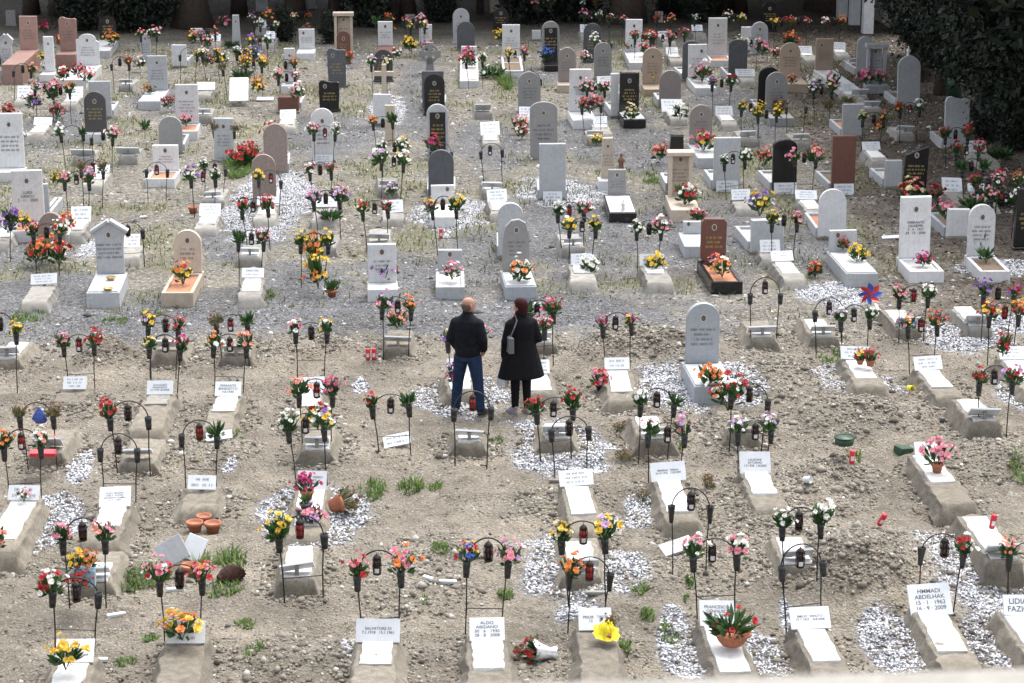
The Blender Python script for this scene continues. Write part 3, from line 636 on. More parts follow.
    if panel:
        m = MB(); m.prism(outline('rect', wd*.72, h*.82), -.02, -.002, ch=.004); e = m.build('panel', panel, hd); e.location.z = .02; fy = -.024
    if not b and shape not in ('cross', 'celtic'):
        dark = mat in ('black', 'slate', 'charcoal', 'redbrown', 'redgranite', 'brownblack') or panel
        if wd > .2:
            m = MB(); r = min(.06, wd*.15); m.add([(r*.8*math.cos(k*math.pi/8), 0, r*math.sin(k*math.pi/8)) for k in range(16)], [tuple(range(16))])
            m.add([(r*.62*math.cos(k*math.pi/8), -.003, r*.8*math.sin(k*math.pi/8)) for k in range(16)], [tuple(range(16))], 1)
            ox = q.choice((0, 0, 0, .2, -.2))*wd if shape in ('rect', 'wavy') else 0
            e = m.build('portrait', ['oval', 'face'], hd); e.location = (ox, fy-.004, h*(.8 if shape not in ('round', 'gable') else .76))
        if lines or (h > .5 and wd > .3):
            me = text_mesh(lines, wd*.66, h*.34, 'ink') if lines else strokes(wd*.95, h*.32, 4 if h > .8 else 3, int(cx+yb), 'gilt' if dark else 'ink')
            e = link('inscription', me, hd); e.location = (0, fy-.002, h*(.5 if lines else .45))
    if plate:                                    # white plate fixed at the foot
        pw, ph, dz = plate; nameplate(o, (0, -(t*.4+.05), max(dz/(s*ce), .1)), R(12), pw/s, ph/s, None, int(cx))
    return o
# ------------------------------------------------------------------ arch stands, lanterns, flowers
def stand_meshes():
    m = MB(); W0, W1, zc = .205, .235, .75
    pts = [(-W0, 0, -.05), (-W0-.006, 0, .35), (-W1, 0, zc)] + [(-W1*math.cos(math.pi*i/14), 0, zc+.25*math.sin(math.pi*i/14)) for i in range(1, 14)] + [(W1, 0, zc), (W0+.006, 0, .35), (W0, 0, -.05)]
    m.tube(pts, .0085, 5); a = m.mesh('arch_frame', 'iron', True)
    m = MB(); m.tube([(-W0, 0, .3), (W0, 0, .3)], .006, 5); c = m.mesh('crossbar', 'iron')
    m = MB(); m.lathe([(.0, 0), (.034, .001), (.037, .05), (.041, .055), (.041, .065), (.038, .07), (.041, .12), (.044, .125), (.044, .178), (.039, .178), (.036, .14)], 12, cap=False)
    v = m.mesh('vase', 'cup', True)
    m = MB(); m.lathe([(.0, 0), (.026, .001), (.034, .09), (.05, .2), (.053, .205), (.047, .205), (.035, .15)], 12, cap=False); v2 = m.mesh('vase', 'cup', True)
    return a, c, v, v2
FRAME, BAR, VASE, VASE2 = stand_meshes()
FRAME_R = FRAME.copy(); FRAME_R.materials[0] = M['rust']
def lantern_meshes():
    m = MB(); m.tube([(0, 0, 0), (0, 0, -.05)], .003, 4); m.lathe([(.004, -.03), (.014, -.045), (.03, -.055), (.044, -.075), (.044, -.082), (.02, -.084)], 12); lid = m.mesh('lid', 'bronze', True)
    m = MB()
    for z0, z1, r in ((-.09, -.1, .043), (-.155, -.165, .05), (-.24, -.262, .044)): m.lathe([(r-.006, z0), (r, z0), (r, z1), (r-.006, z1)], 12, cap=False)
    for k in range(6):
        a = k*math.pi/3; m.tube([(.042*math.cos(a), .042*math.sin(a), -.08), (.049*math.cos(a), .049*math.sin(a), -.16), (.042*math.cos(a), .042*math.sin(a), -.255)], .005, 4)
    m.lathe([(.044, -.25), (.03, -.27), (.0, -.272)], 12, cap=False); cage = m.mesh('cage', 'bronze')
    m = MB(); m.lathe([(.0, -.083), (.034, -.086), (.042, -.16), (.036, -.25), (.0, -.251)], 12, cap=False)
    me = {}
    for k, mt in (('r', 'redglass'), ('d', 'darkglass'), ('w', 'darkglass')): me[k] = m.mesh('glass', mt, True)
    m = MB(); m.add([(.052*math.sin(a), -.052*math.cos(a), z) for z in (-.235, -.185) for a in (-.45, 0, .45)], [(0, 1, 4, 3), (1, 2, 5, 4)]); st = m.mesh('sticker', 'label')
    return lid, cage, me, st
LID, CAGE, GLASS, STICK = lantern_meshes()
_bq = {}
def bloom(m, c, d, r, mi, q, n=6):
    d = Vector(d).normalized(); a = d.cross(Vector((.3, .2, 1)) if abs(d.z) < .9 else Vector((1, 0, 0))).normalized(); b_ = d.cross(a); c = Vector(c)
    for L, (rr, up, k) in enumerate(((1, .2, n), (.72, .62, n-1))):
        o = q.uniform(0, 6)
        for i in range(k):
            t = o+i*2*math.pi/k; e = a*math.cos(t)+b_*math.sin(t); f = a*math.cos(t+.62)+b_*math.sin(t+.62); g_ = a*math.cos(t-.62)+b_*math.sin(t-.62); h = q.uniform(.8, 1.15)
            m.add([c, c+(g_*.8*rr+d*up*.7)*r*h, c+(e*rr+d*up)*r*h, c+(f*.8*rr+d*up*.7)*r*h], [(0, 1, 2, 3)], mi)
def bouquet_parts(cols, style='v', var=0):
    key = (cols, style, var)
    if key in _bq: return _bq[key]
    q = random.Random(repr(key)); fl = MB(); cl = [c for c in cols.split() if c != 'gr']; green = 'gr' in cols.split()
    br = {k: MB() for k in cl}
    dried = cl == ['br']
    Rr, H = {'v': (.13, .21), 'p': (.17, .22), 't': (.13, .34), 'f': (.18, .17), 'c': (.26, .2)}[style]
    def leaf(base, tip, wd):
        b0, t0 = Vector(base), Vector(tip); d = t0-b0; s_ = d.cross(Vector((q.uniform(-1, 1), q.uniform(-1, 1), q.uniform(-.3, 1)))).normalized()*wd; mid = b0+d*.55
        fl.add([b0, mid-s_, t0, mid+s_], [(0, 1, 2, 3)])
    for i in range({'c': 130}.get(style, 75 if (green or not cl) else 48)):
        a = q.uniform(0, 6.28); r = Rr*q.uniform(.3, 1.15); z = H*q.uniform(.1, 1.15); tip = (r*math.cos(a), r*math.sin(a), z); leaf((tip[0]*.4, tip[1]*.4, z*.35), tip, q.uniform(.012, .028))
    for i in range(9):
        a = q.uniform(0, 6.28); fl.tube([(0, 0, -.05), (Rr*.5*math.cos(a), Rr*.5*math.sin(a), H*.7)], .004, 4)
    n = 0 if not cl else {'v': 14, 'p': 24, 't': 26, 'f': 24, 'c': 7}[style]-(2 if green else 0); n = max(n, len(cl)*2)
    for i in range(n):
        c = cl[i % len(cl)]
        a = i*2.399+q.uniform(-.4, .4); k = math.sqrt((i+.5)/n); r = Rr*k*q.uniform(.6, 1.4); z = H*(1.15-.6*k*k)*q.uniform(.65, 1.3)
        if style == 't': z = H*q.uniform(.25, 1.0)
        if len(cl) > 1 and q.random() < .5: c = q.choice(cl)
        bloom(br[c], (r*math.cos(a), r*math.sin(a), z), (math.cos(a)*k, math.sin(a)*k-.25, 1.0-.4*k), q.uniform(.024, .05)*(.8 if dried else 1), 0, q)
    parts = [('foliage', fl.mesh('foliage', 'dry' if dried else 'leaf'), None)]
    for c in dict.fromkeys(cl):
        if br[c].f: parts.append(('blossoms', br[c].mesh('blossoms', 'f_'+c), PET[c][0]+' blossoms'))
    _bq[key] = parts; return parts
def col_words(cols):
    c = [PET[k][0] for k in dict.fromkeys(cols.split()) if k in PET]
    if not c: return 'green leafy'
    return c[0] if len(c) == 1 else ' and '.join(c[:2]) if len(c) == 2 else c[0]+', '+c[1]+' and '+c[2]
def flowers(loc, cols, style='v', var=0, s=1.0, rz=None, tilt=(0, 0), name='flower_bouquet', **kw):
    q = random.Random(int(loc[0]*97+loc[1]*31+loc[2]*11))
    o = thing(name, loc, rz if rz is not None else q.uniform(0, 6.28), '', 'flowers', 'flowers on the graves', kind='flowers', cols=cols, **kw)
    o.rotation_euler = (tilt[0]+q.uniform(-.1, .1), tilt[1]+q.uniform(-.1, .1), o.rotation_euler.z); s *= q.uniform(.9, 1.12); o.scale = (s, s, s)
    for nm, me, lb in bouquet_parts(cols, style, var):
        e = link(nm, me, o)
        if lb and len(cols.split()) > 1: e['label'] = lb
    return o
NB = [0]
def arch_stand(cx, yb, yt, Lc, Rc, lan, legs=True, cone=False, yaw=None, lean=None, sz=1.0):
    q = random.Random(int(cx*13+yb*3)); p = ground(cx, yb); s, ce = scale_at(p)
    h = (yb-yt)/(s*ce) if yt else q.uniform(.98, 1.04); h = min(1.25, max(.85, h)); p = on(p)
    o = thing('arch_stand', p, 0, '', 'flower stand', 'black arch stands beside the graves', kind='stand', L=Lc, R=Rc, px=cx, py=yb, lan=lan)
    o.rotation_euler = (q.uniform(-.05, .05), lean if lean is not None else q.uniform(-.075, .075), yaw if yaw is not None else q.uniform(-.18, .18)); o.scale = (q.uniform(.92, 1.06), 1, h)
    link('arch_frame', FRAME if q.random() < .8 else FRAME_R, o)
    if q.random() < .6: link('crossbar', BAR, o)
    if yb < 300: sz *= 1.08
    o_L, o_R = Lc, Rc
    T = Matrix.LocRotScale(o.location, o.rotation_euler, o.scale); o['h'] = h; del o['h']
    for sx, c in ((-1, Lc), (1, Rc)):
        if c is None: continue
        v = link('vase', VASE2 if cone else VASE, o); zz = .6 if cone else .62
        v.location = (sx*.238, -.045, zz); v.scale = (1, 1, 1/h)
        if c:
            top = T @ Vector((sx*.238, -.045, zz+.15/h)); NB[0] += 1
            if len(c.split()) == 1 and c not in ('br', 'gr') and q.random() < .5: c = c+' '+q.choice([k for k in ('wh', 'pk', 'gr', 'li', 'gr', 'cr') if k != c])
            if sx < 0: o_L = c
            else: o_R = c
            st = 'v' if len(c.split()) < 3 else 'p'
            flowers(top, c, st, NB[0] % 3, sz*q.uniform(.85, 1.1), tilt=(-.05, sx*.12), where=('left' if sx < 0 else 'right', o), px=cx, py=yb)
    ALL[[a_[0] for a_ in ALL].index(o)][1].update(L=o_L, R=o_R)
    if lan:
        top = T @ Vector((q.uniform(-.02, .02), -.01, 1.0))
        l = thing('grave_lantern', top, q.uniform(0, 6), '', 'lantern', 'lanterns hanging from the arch stands', kind='lantern', where=o, lan=lan, px=cx, py=yb)
        l.scale = (1.0, 1.0, 1.0); link('lid', LID, l); link('cage', CAGE, l); link('glass', GLASS[lan], l)
        if q.random() < .5: e = link('sticker', STICK, l); e.rotation_euler.z = -l.rotation_euler.z
    return o
# ------------------------------------------------------------------ pots and small things
def pot_mb(r, h, bowl=False):
    m = MB()
    if bowl: m.lathe([(0, 0), (r*.55, 0), (r*.8, h*.35), (r*.95, h*.8), (r*1.06, h*.82), (r*1.08, h), (r*.98, h), (r*.9, h*.8), (0, h*.75)], 20, cap=False)
    else: m.lathe([(0, 0), (r*.68, 0), (r*.9, h*.72), (r*1.04, h*.73), (r*1.07, h), (r*.95, h), (r*.88, h*.8), (0, h*.78)], 16, cap=False)
    return m
def potted(px, py, z, cols, style='p', s=1.0, mat='terra', r=.09, h=.13, bowl=False, label='', base_z=None):
    p = ground(px, py, z); p.z = z + (max(-.05, min(.05, float(hgt(p.x, p.y)))))
    o = thing('flower_pot', p, 0, label, 'flower pot', px=px, py=py)
    pot_mb(r, h, bowl).build('pot', mat, o, True)
    if cols:
        for nm, me, lb in bouquet_parts(cols, style, int(px) % 3):
            e = link(nm, me, o); e.location.z = h*.8; e.scale = (s, s, s)
            if lb and len(cols.split()) > 1: e['label'] = lb
    return o
def loose_flowers(px, py, z, cols, style='p', s=1.0, label='', tilt=(0, 0)):
    p = ground(px, py, z); p.z = z+.03; NB[0] += 1
    o = flowers(p, cols, style, NB[0] % 3, s, tilt=tilt, px=px, py=py); o['label'] = label; return o
def small(name, px, py, z, mb, mats, label, cat, rot=(0, 0, 0), smooth=True, group=None):
    p = ground(px, py, z); p.z = z+float(hgt(p.x, p.y)); e = mb.build(name, mats, None, smooth); e.location = p; e.rotation_euler = rot; tag(e, label, cat, group, px=px, py=py); return e
def candle(px, py, z, label, rot=(0, 0, 0)):
    p = ground(px, py, z); p.z = z+float(hgt(p.x, p.y)); o = thing('grave_candle', p, 0, label, 'candle', px=px, py=py); o.rotation_euler = rot
    m = MB(); m.lathe([(0, 0), (.032, 0), (.036, .02), (.036, .15), (.03, .16), (0, .161)], 12, cap=False); m.build('glass', 'redplastic', o, True)
    m = MB(); m.lathe([(.037, .155), (.037, .172), (.02, .185), (0, .187)], 12, cap=False); m.build('lid', 'redplastic', o, True)
    m = MB(); m.add([(.038*math.sin(a), -.038*math.cos(a), z_) for z_ in (.05, .11) for a in (-.6, 0, .6)], [(0, 1, 4, 3), (1, 2, 5, 4)]); m.build('sticker', 'label', o)
    return o
# ================================================================== THE GRAVES
CG = concrete_grave
# nearest rows, nameplates towards the camera:  plaque centre px, plaque width/height px
for a in [
 dict(px=75,py=650,pw=38,ph=24,lines=['LUCIA','SANGIORGI','DI PIETRO','18.11.1935 - 24.9.2008'],cap=1.2),
 dict(px=186,py=632,pw=38,ph=22,cap=0,L=1.5),
 dict(px=378,py=632,pw=44,ph=23,lines=['SALVATORE DI','7.1.1918   15.1.1961'],cap=.62),
 dict(px=487,py=625,pw=35,ph=23,lines=['ALDO','ABGIANO','30 · 6 · 1930','28 · 8 · 2008'],cap=.78),
 dict(px=595,py=619,pw=33,ph=22,lines=['PRIOR   TRITE','12      9'],cap=0,L=1.4),
 dict(px=717,py=608,pw=35,ph=26,lines=['FRANCESCO','GENNUSO','20 · 8 · 1930','26 · 8 · 2008'],cap=1.3,roll=.04,L=1.7),
 dict(px=810,py=615,pw=40,ph=22,lines=['EMILIO  VENUTO','27.7.1929    8.8.2008'],cap=.9),
 dict(px=930,py=595,pw=42,ph=32,lines=['HMMADI','ABDELHAK','15 · 1 · 1962','16 · 9 · 2009'],cap=1.15,roll=-.06,L=1.45),
 dict(px=1018,py=605,pw=30,ph=20,lines=['LIDIA','FAZIO'],cap=1.2),
 dict(px=24,py=493,pw=31,ph=15,cap=1.35,L=1.6), dict(px=115,py=494,pw=31,ph=21,lines=['FOGG  MARINO','DIES F. NOORE','GRAZIANO RAMPA','4 · 2 · 1929'],cap=.75,L=1.2,roll=-.04),
 dict(px=202,py=483,pw=28,ph=14,cap=0,L=.6,h=.14), dict(px=312,py=476,pw=29,ph=19,lines=['MARIA  FERRO','7.8.1931','26.11.2007'],cap=1.35,L=1.65,roll=.03),
 dict(px=576,py=479,pw=34,ph=16,cap=1.05,L=1.45,roll=-.06), dict(px=668,py=469,pw=35,ph=19,lines=['MESSINA  TERESA','26.10.1936   12.8.2009'],cap=1.2,L=1.5,roll=-.06),
 dict(px=755,py=464,pw=31,ph=22,lines=['LAUDANI','SATURNO','1.9.1928  1.8.2009'],cap=.9,L=1.45), dict(px=926,py=452,pw=22,ph=18,cap=.95,L=1.6),
 dict(px=75,py=384,pw=23,ph=13,cap=0,L=.5,h=.15), dict(px=160,py=385,pw=26,ph=14,lines=['GUCCIARDI','FRANCESCO','3.4.1929  8.8.2008'],cap=.5,capmat='cement'),
 dict(px=228,py=385,pw=26,ph=15,lines=['FERRANTE','BENEDETTO','4.8.1930'],cap=.75), dict(px=310,py=382,pw=29,ph=17,lines=['VINCENZA','CRISTINA'],cap=.7),
 dict(px=459,py=366,pw=24,ph=14,cap=.85,L=.95), dict(px=537,py=366,pw=25,ph=15,cap=.85,L=1.0), dict(px=617,py=363,pw=25,ph=12,cap=1.1,L=1.4),
 dict(px=855,py=354,pw=29,ph=14,cap=1.0,L=1.3), dict(px=928,py=361,pw=28,ph=14,cap=.9,L=1.3,roll=-.05), dict(px=1012,py=351,pw=26,ph=14,cap=1.2),
 ]: CG(**a)
# rows turned away from the camera: the back of the plaque is seen
for a in [
 dict(px=94,py=562,pw=30,ph=18,cap=.5,L=1.5), dict(px=297,py=566,pw=34,ph=14,roll=.14,cap=.95), dict(px=582,py=559,pw=34,ph=20,cap=1.0), dict(px=798,py=554,pw=30,ph=17,cap=.8,roll=.1), dict(px=1003,py=549,pw=34,ph=24,cap=1.4,h=.34),
 dict(px=48,py=441,pw=28,ph=20,cap=0), dict(px=138,py=447,pw=28,ph=16,cap=0), dict(px=317,py=439,pw=24,ph=16,cap=.5), dict(px=469,py=430,pw=28,ph=15,cap=.4,L=.6,roll=-.08),
 dict(px=557,py=428,pw=29,ph=17,cap=.6,L=.75), dict(px=654,py=430,pw=30,ph=15,cap=.95), dict(px=741,py=424,pw=28,ph=18,cap=0), dict(px=984,py=412,pw=30,ph=20,cap=1.0,h=.32),
 dict(px=7,py=347,pw=22,ph=15,cap=.9), dict(px=168,py=341,pw=24,ph=12,cap=0), dict(px=236,py=342,pw=25,ph=14,cap=0,bare=False), dict(px=398,py=337,pw=27,ph=10,cap=0), dict(px=762,py=330,pw=28,ph=12,cap=.5),
 dict(px=823,py=326,pw=24,ph=13,cap=1.0), dict(px=908,py=320,pw=24,ph=14,cap=1.1), dict(px=978,py=318,pw=25,ph=16,cap=1.2), dict(px=540,py=334,pw=22,ph=12,cap=.5)]: CG(face='A', **a)
# older rows among the headstones
for a in [dict(px=44,py=280,pw=26,ph=11,cap=0,L=1.5),dict(px=253,py=274,pw=22,ph=10,cap=.9,L=1.3),dict(px=581,py=259,pw=20,ph=12,cap=.6,L=1.3),dict(px=652,py=260,pw=25,ph=12,cap=.6,L=1.2),
 dict(px=770,py=246,pw=20,ph=13,cap=0,L=.5),dict(px=782,py=256,pw=22,ph=11,cap=.9),dict(px=81,py=216,pw=20,ph=17,cap=.9),dict(px=210,py=209,pw=21,ph=14,cap=.8),dict(px=326,py=202,pw=22,ph=11,cap=0,L=1.2),
 dict(px=393,py=206,pw=20,ph=13,cap=0,L=.6),dict(px=497,py=196,pw=20,ph=13,cap=.9),dict(px=741,py=194,pw=19,ph=11,cap=0,L=.7),dict(px=806,py=195,pw=22,ph=10,cap=.9),dict(px=871,py=147,pw=18,ph=9,cap=.9),
 dict(px=976,py=147,pw=20,ph=12,cap=0),dict(px=952,py=186,pw=20,ph=17,cap=0),dict(px=976,py=188,pw=17,ph=8,cap=.7),dict(px=26,py=92,pw=17,ph=14,cap=0,L=.6),dict(px=43,py=121,pw=18,ph=9,cap=.9),
 dict(px=75,py=93,pw=16,ph=13,cap=.8),dict(px=101,py=169,pw=17,ph=9,cap=.6),dict(px=268,py=200,pw=22,ph=9,cap=.8),dict(px=288,py=115,pw=16,ph=11,cap=.8),dict(px=672,py=106,pw=22,ph=17,cap=.9),
 dict(px=724,py=111,pw=17,ph=10,cap=.8),dict(px=525,py=112,pw=12,ph=11,cap=0,L=.6),dict(px=490,py=128,pw=19,ph=16,cap=1.0),dict(px=132,py=240,pw=14,ph=14,cap=0,L=.8),dict(px=606,py=80,pw=18,ph=8,cap=.3),
 dict(px=745,py=73,pw=24,ph=8,cap=0,L=.6),dict(px=805,py=50,pw=14,ph=9,cap=.4),dict(px=838,py=46,pw=15,ph=9,cap=.6),dict(px=585,py=29,pw=10,ph=9,cap=0,L=.6),dict(px=665,py=34,pw=14,ph=6,cap=.5),dict(px=697,py=28,pw=11,ph=7,cap=0,L=.6),
 dict(px=650,py=60,pw=13,ph=7,cap=.7),dict(px=672,py=51,pw=12,ph=8,cap=.6),dict(px=263,py=24,pw=8,ph=9,cap=0,L=.5),dict(px=271,py=35,pw=10,ph=8,cap=.4),dict(px=216,py=37,pw=7,ph=8,cap=0,L=.5),
 dict(px=10,py=222,pw=14,ph=10,cap=.8),dict(px=206,py=86,pw=18,ph=9,cap=0,L=.7),dict(px=600,py=120,pw=14,ph=8,cap=.5),dict(px=620,py=88,pw=12,ph=7,cap=.5),dict(px=848,py=88,pw=14,ph=8,cap=.6)]: CG(**a)
for a in [dict(px=83,py=152,pw=24,ph=13,cap=.8),dict(px=128,py=151,pw=23,ph=12,cap=.8),dict(px=126,py=81,pw=13,ph=8,cap=.4),dict(px=388,py=183,pw=17,ph=10,cap=0),dict(px=379,py=236,pw=20,ph=11,cap=0),
 dict(px=325,py=240,pw=18,ph=11,cap=.3),dict(px=483,py=107,pw=16,ph=12,cap=0),dict(px=872,py=104,pw=16,ph=9,cap=.5),dict(px=905,py=128,pw=17,ph=10,cap=.5),dict(px=801,py=136,pw=16,ph=8,cap=0),
 dict(px=748,py=133,pw=16,ph=10,cap=.3),dict(px=595,py=132,pw=16,ph=8,cap=.3),dict(px=860,py=92,pw=16,ph=9,cap=.4),dict(px=856,py=60,pw=13,ph=7,cap=.4),dict(px=203,py=111,pw=15,ph=9,cap=.3),
 dict(px=492,py=185,pw=20,ph=9,cap=.4,dz=0),dict(px=573,py=240,pw=18,ph=9,cap=.4),dict(px=213,py=193,pw=16,ph=9,cap=.3),dict(px=250,py=250,pw=18,ph=9,cap=.4)]: CG(face='A', **a)

Pr = []
for p, rz, L, py in RING:
    if py < 320: continue
    n = 420; a = rs.uniform(0, 1, n); e = rs.uniform(0, 1, n)**1.6*.24-.03; sd_ = rs.integers(0, 4, n); hwid = .33
    x = np.where(sd_ == 0, -hwid-e, np.where(sd_ == 1, hwid+e, rs.uniform(-hwid, hwid, n))); y = np.where(sd_ < 2, .15-a*(L+.25), np.where(sd_ == 2, .2+e, -L-.14-e))
    c, s2 = math.cos(rz), math.sin(rz); X = p.x+x*c-y*s2; Y = p.y+x*s2+y*c; Pr.append(np.column_stack([X, Y, hgt(X, Y)+.004]))
Pr = np.concatenate(Pr); V, F = scatter_rocks(rs, Pr, np.exp(rs.normal(-4.1, .5, len(Pr))).clip(.008, .05), .75)
stuff('earth_crumbs', np_mesh('earth_crumbs', V, F, ['clod']), 'crumbs of earth and stone along the foot of the concrete graves', 'stones')
GS = gravestone
GS(0,14,34,68,'gable','lgrey',sl=76); GS(20,38,17,50,'rect','pinkbrown',sl=84,hs=.55); GS(45,55,37,72,'rect','white',sl=82); GS(60,78,17,51,'wavy','pinkbrown',sl=68,hs=.42)
GS(77,100,35,66,'shoulder','white',sl=88); GS(100,117,16,40,'round','black',sl=58,sc_='lgrey'); GS(141,151,34,58,'rect','lgrey'); GS(148,168,57,91,'rect','lgrey',sl=110)
GS(172,187,45,66,'rect','white',b=1); GS(191,203,29,42,'rect','white'); GS(176,199,85,124,'rect','white',sl=140,pl='orange'); GS(159,183,117,152,'round','grey',b=1)
GS(85,107,92,132,'round','charcoal',sl=142,sc_='white'); GS(90,112,82,117,'rect','lgrey',b=1); GS(-2,25,114,168,'rect','white',sl=182)
GS(232,241,15,46,'obelisk','lgrey'); GS(299,315,29,49,'rect','white',sl=60); GS(334,354,13,52,'portal','beige'); GS(337,351,31,62,'round','redbrown')
GS(378,393,22,46,'rect','white',sl=60,sc_='redbrown'); GS(328,347,49,86,'wavy','slate'); GS(319,340,81,110,'wavy','black'); GS(374,393,50,80,'round','charcoal')
GS(374,394,64,96,'cross','beige'); GS(373,391,95,124,'rect','white',b=1); GS(385,395,106,142,'rect','beige'); GS(285,296,49,84,'rect','white',sl=94)
GS(312,335,109,160,'round','white',plate=(20,9,1)); GS(264,288,124,171,'round','brown',b=1); GS(253,277,154,206,'round','brown',b=1); GS(214,234,119,159,'rect','lgrey')
GS(278,299,97,111,'rect','redbrown',t=.4,b=1); GS(453,470,9,42,'round','lgrey'); GS(457,475,22,49,'round','slate',b=1); GS(493,509,8,30,'round','black')
GS(419,441,44,73,'celtic','grey'); GS(422,444,71,108,'rect','slate',b=1); GS(424,445,74,113,'round','black'); GS(427,449,104,152,'round','lgrey',panel='black')
GS(461,477,46,56,'rect','white',sl=88,pl='chips',box2=True); GS(502,520,25,56,'rect','white',sl=78,pl='dirt',box2=True); GS(532,541,30,39,'rect','white',b=1)
GS(542,560,21,60,'round','grey',panel='black',sl=72,sc_='black'); GS(583,601,23,60,'round','slate'); GS(558,576,48,82,'round','pinkgrey',sl=93,sc_='beige')
GS(594,612,44,78,'round','grey'); GS(518,541,72,110,'round','grey'); GS(569,591,70,112,'rect','white',sl=129,lines=['MADDALENA','CUCUZZA','12.3.1921','4.10.2003']); GS(530,558,102,156,'arch','grey',plate=None)
GS(625,642,20,52,'rect','white',sl=70); GS(708,727,19,56,'rect','white',sl=68,pl='orange'); GS(751,768,22,52,'round','lgrey'); GS(741,751,27,50,'rect','white',b=1)
GS(761,777,2,30,'round','black'); GS(642,662,48,84,'round','tan',sl=97); GS(682,700,42,80,'arch','slate',b=1); GS(688,707,45,78,'rect','white',sl=96,pl='chips')
GS(728,747,40,80,'arch','slate',b=1); GS(779,800,44,78,'round','tan',sl=93); GS(757,779,67,112,'round','black',b=1); GS(765,787,73,112,'round','grey',sl=127)
GS(619,639,73,112,'rect','black',sl=128,st='plate'); GS(611,619,74,116,'rect','white',b=1); GS(659,681,71,106,'round','pinkgrey',b=1); GS(689,712,106,145,'round','pinkgrey',sl=168,sc_='lgrey')
GS(815,833,39,70,'rect','tan',sl=98,sc_='white'); GS(856,872,37,74,'round','lgrey',b=1); GS(865,886,44,84,'portal','lgrey',sl=94); GS(897,920,56,105,'round','lgrey',b=1)
GS(944,969,97,147,'wavy','lgrey',b=1); GS(842,863,105,136,'rect','lgrey',b=1); GS(831,855,135,190,'rect','redbrown',b=1,plate=(20,13,2))
GS(14,45,171,222,'rect','white',sl=242,pl='orange',lines=['LUIGI','GRECO','2 · 11 · 2003']); GS(42,50,184,220,'rect','lgrey',b=1); GS(37,66,212,243,'half','brown',b=1); GS(94,128,222,274,'gable','lgrey',sl=308,hs=.28,sw=.95,st='white')
GS(174,202,230,272,'round','beige',sl=306,pl='orange',hs=.25); GS(153,179,145,170,'rect','white',sl=188,pl='orange'); GS(428,454,150,197,'round','slate',b=1)
GS(431,455,186,204,'rect','white',sl=228,sw=1.05); GS(539,566,144,198,'rect','lgrey',b=1,plate=(19,12,2)); GS(498,524,204,256,'round','lgrey',b=1)
GS(502,530,220,272,'rough','grey',sl=299,sc_='bluegrey',st='white'); GS(438,462,250,270,'rect','lgrey',sl=299,pl='chips',sw=1.2); GS(368,397,245,283,'rect','white',sl=302,sw=1.05)
GS(601,615,138,178,'obelisk','beige',sl=188,sc_='white'); GS(608,626,170,196,'rect','grey',sl=224,sc_='black',st='white',sw=1.25); GS(667,685,137,192,'obelisk','black',b=1); GS(667,693,151,196,'portal','beige',sl=222,hs=.26)
GS(713,740,138,188,'rect','lgrey',b=1,plate=(22,13,2)); GS(772,797,140,190,'arch','black',b=1,plate=(23,13,2)); GS(700,726,220,262,'notch','redbrown',sl=295,sc_='black',pl='orange',sw=1.2)
GS(683,701,222,234,'rect','lgrey',sl=258); GS(751,784,220,251,'rect','lgrey',b=1,t=.16); GS(818,846,190,237,'round','white',b=1); GS(829,857,231,253,'rect','lgrey',sl=286,st='white')
GS(899,930,197,258,'rect','white',sl=283,pl='chips',lines=['FERRANTE','GIUSEPPE','3 · 4 · 1931','24 · 12 · 2004']); GS(967,994,205,256,'round','white',sl=283,pl='dirt'); GS(947,969,209,236,'rect','white',b=1,t=.16)
GS(902,927,147,193,'slant','black',sl=204); GS(885,902,160,186,'rect','lgrey',b=1,t=.14); GS(1014,1034,189,247,'rect','black'); GS(685,719,307,367,'round','bluegrey',sl=404,st='white',sw=1.2)
GS(256,268,-10,10,'rect','lgrey'); GS(308,316,-12,7,'rect','lgrey'); GS(425,441,-14,4,'rect','white'); GS(405,415,14,26,'rect','grey'); GS(6,16,10,24,'rect','grey'); GS(62,72,-2,12,'rect','lgrey'); GS(655,663,11,20,'rect','beige'); GS(490,500,-6,12,'rect','beige',b=1); GS(335,343,-8,6,'rect','lgrey')
GS(419,432,25,44,'rect','white')

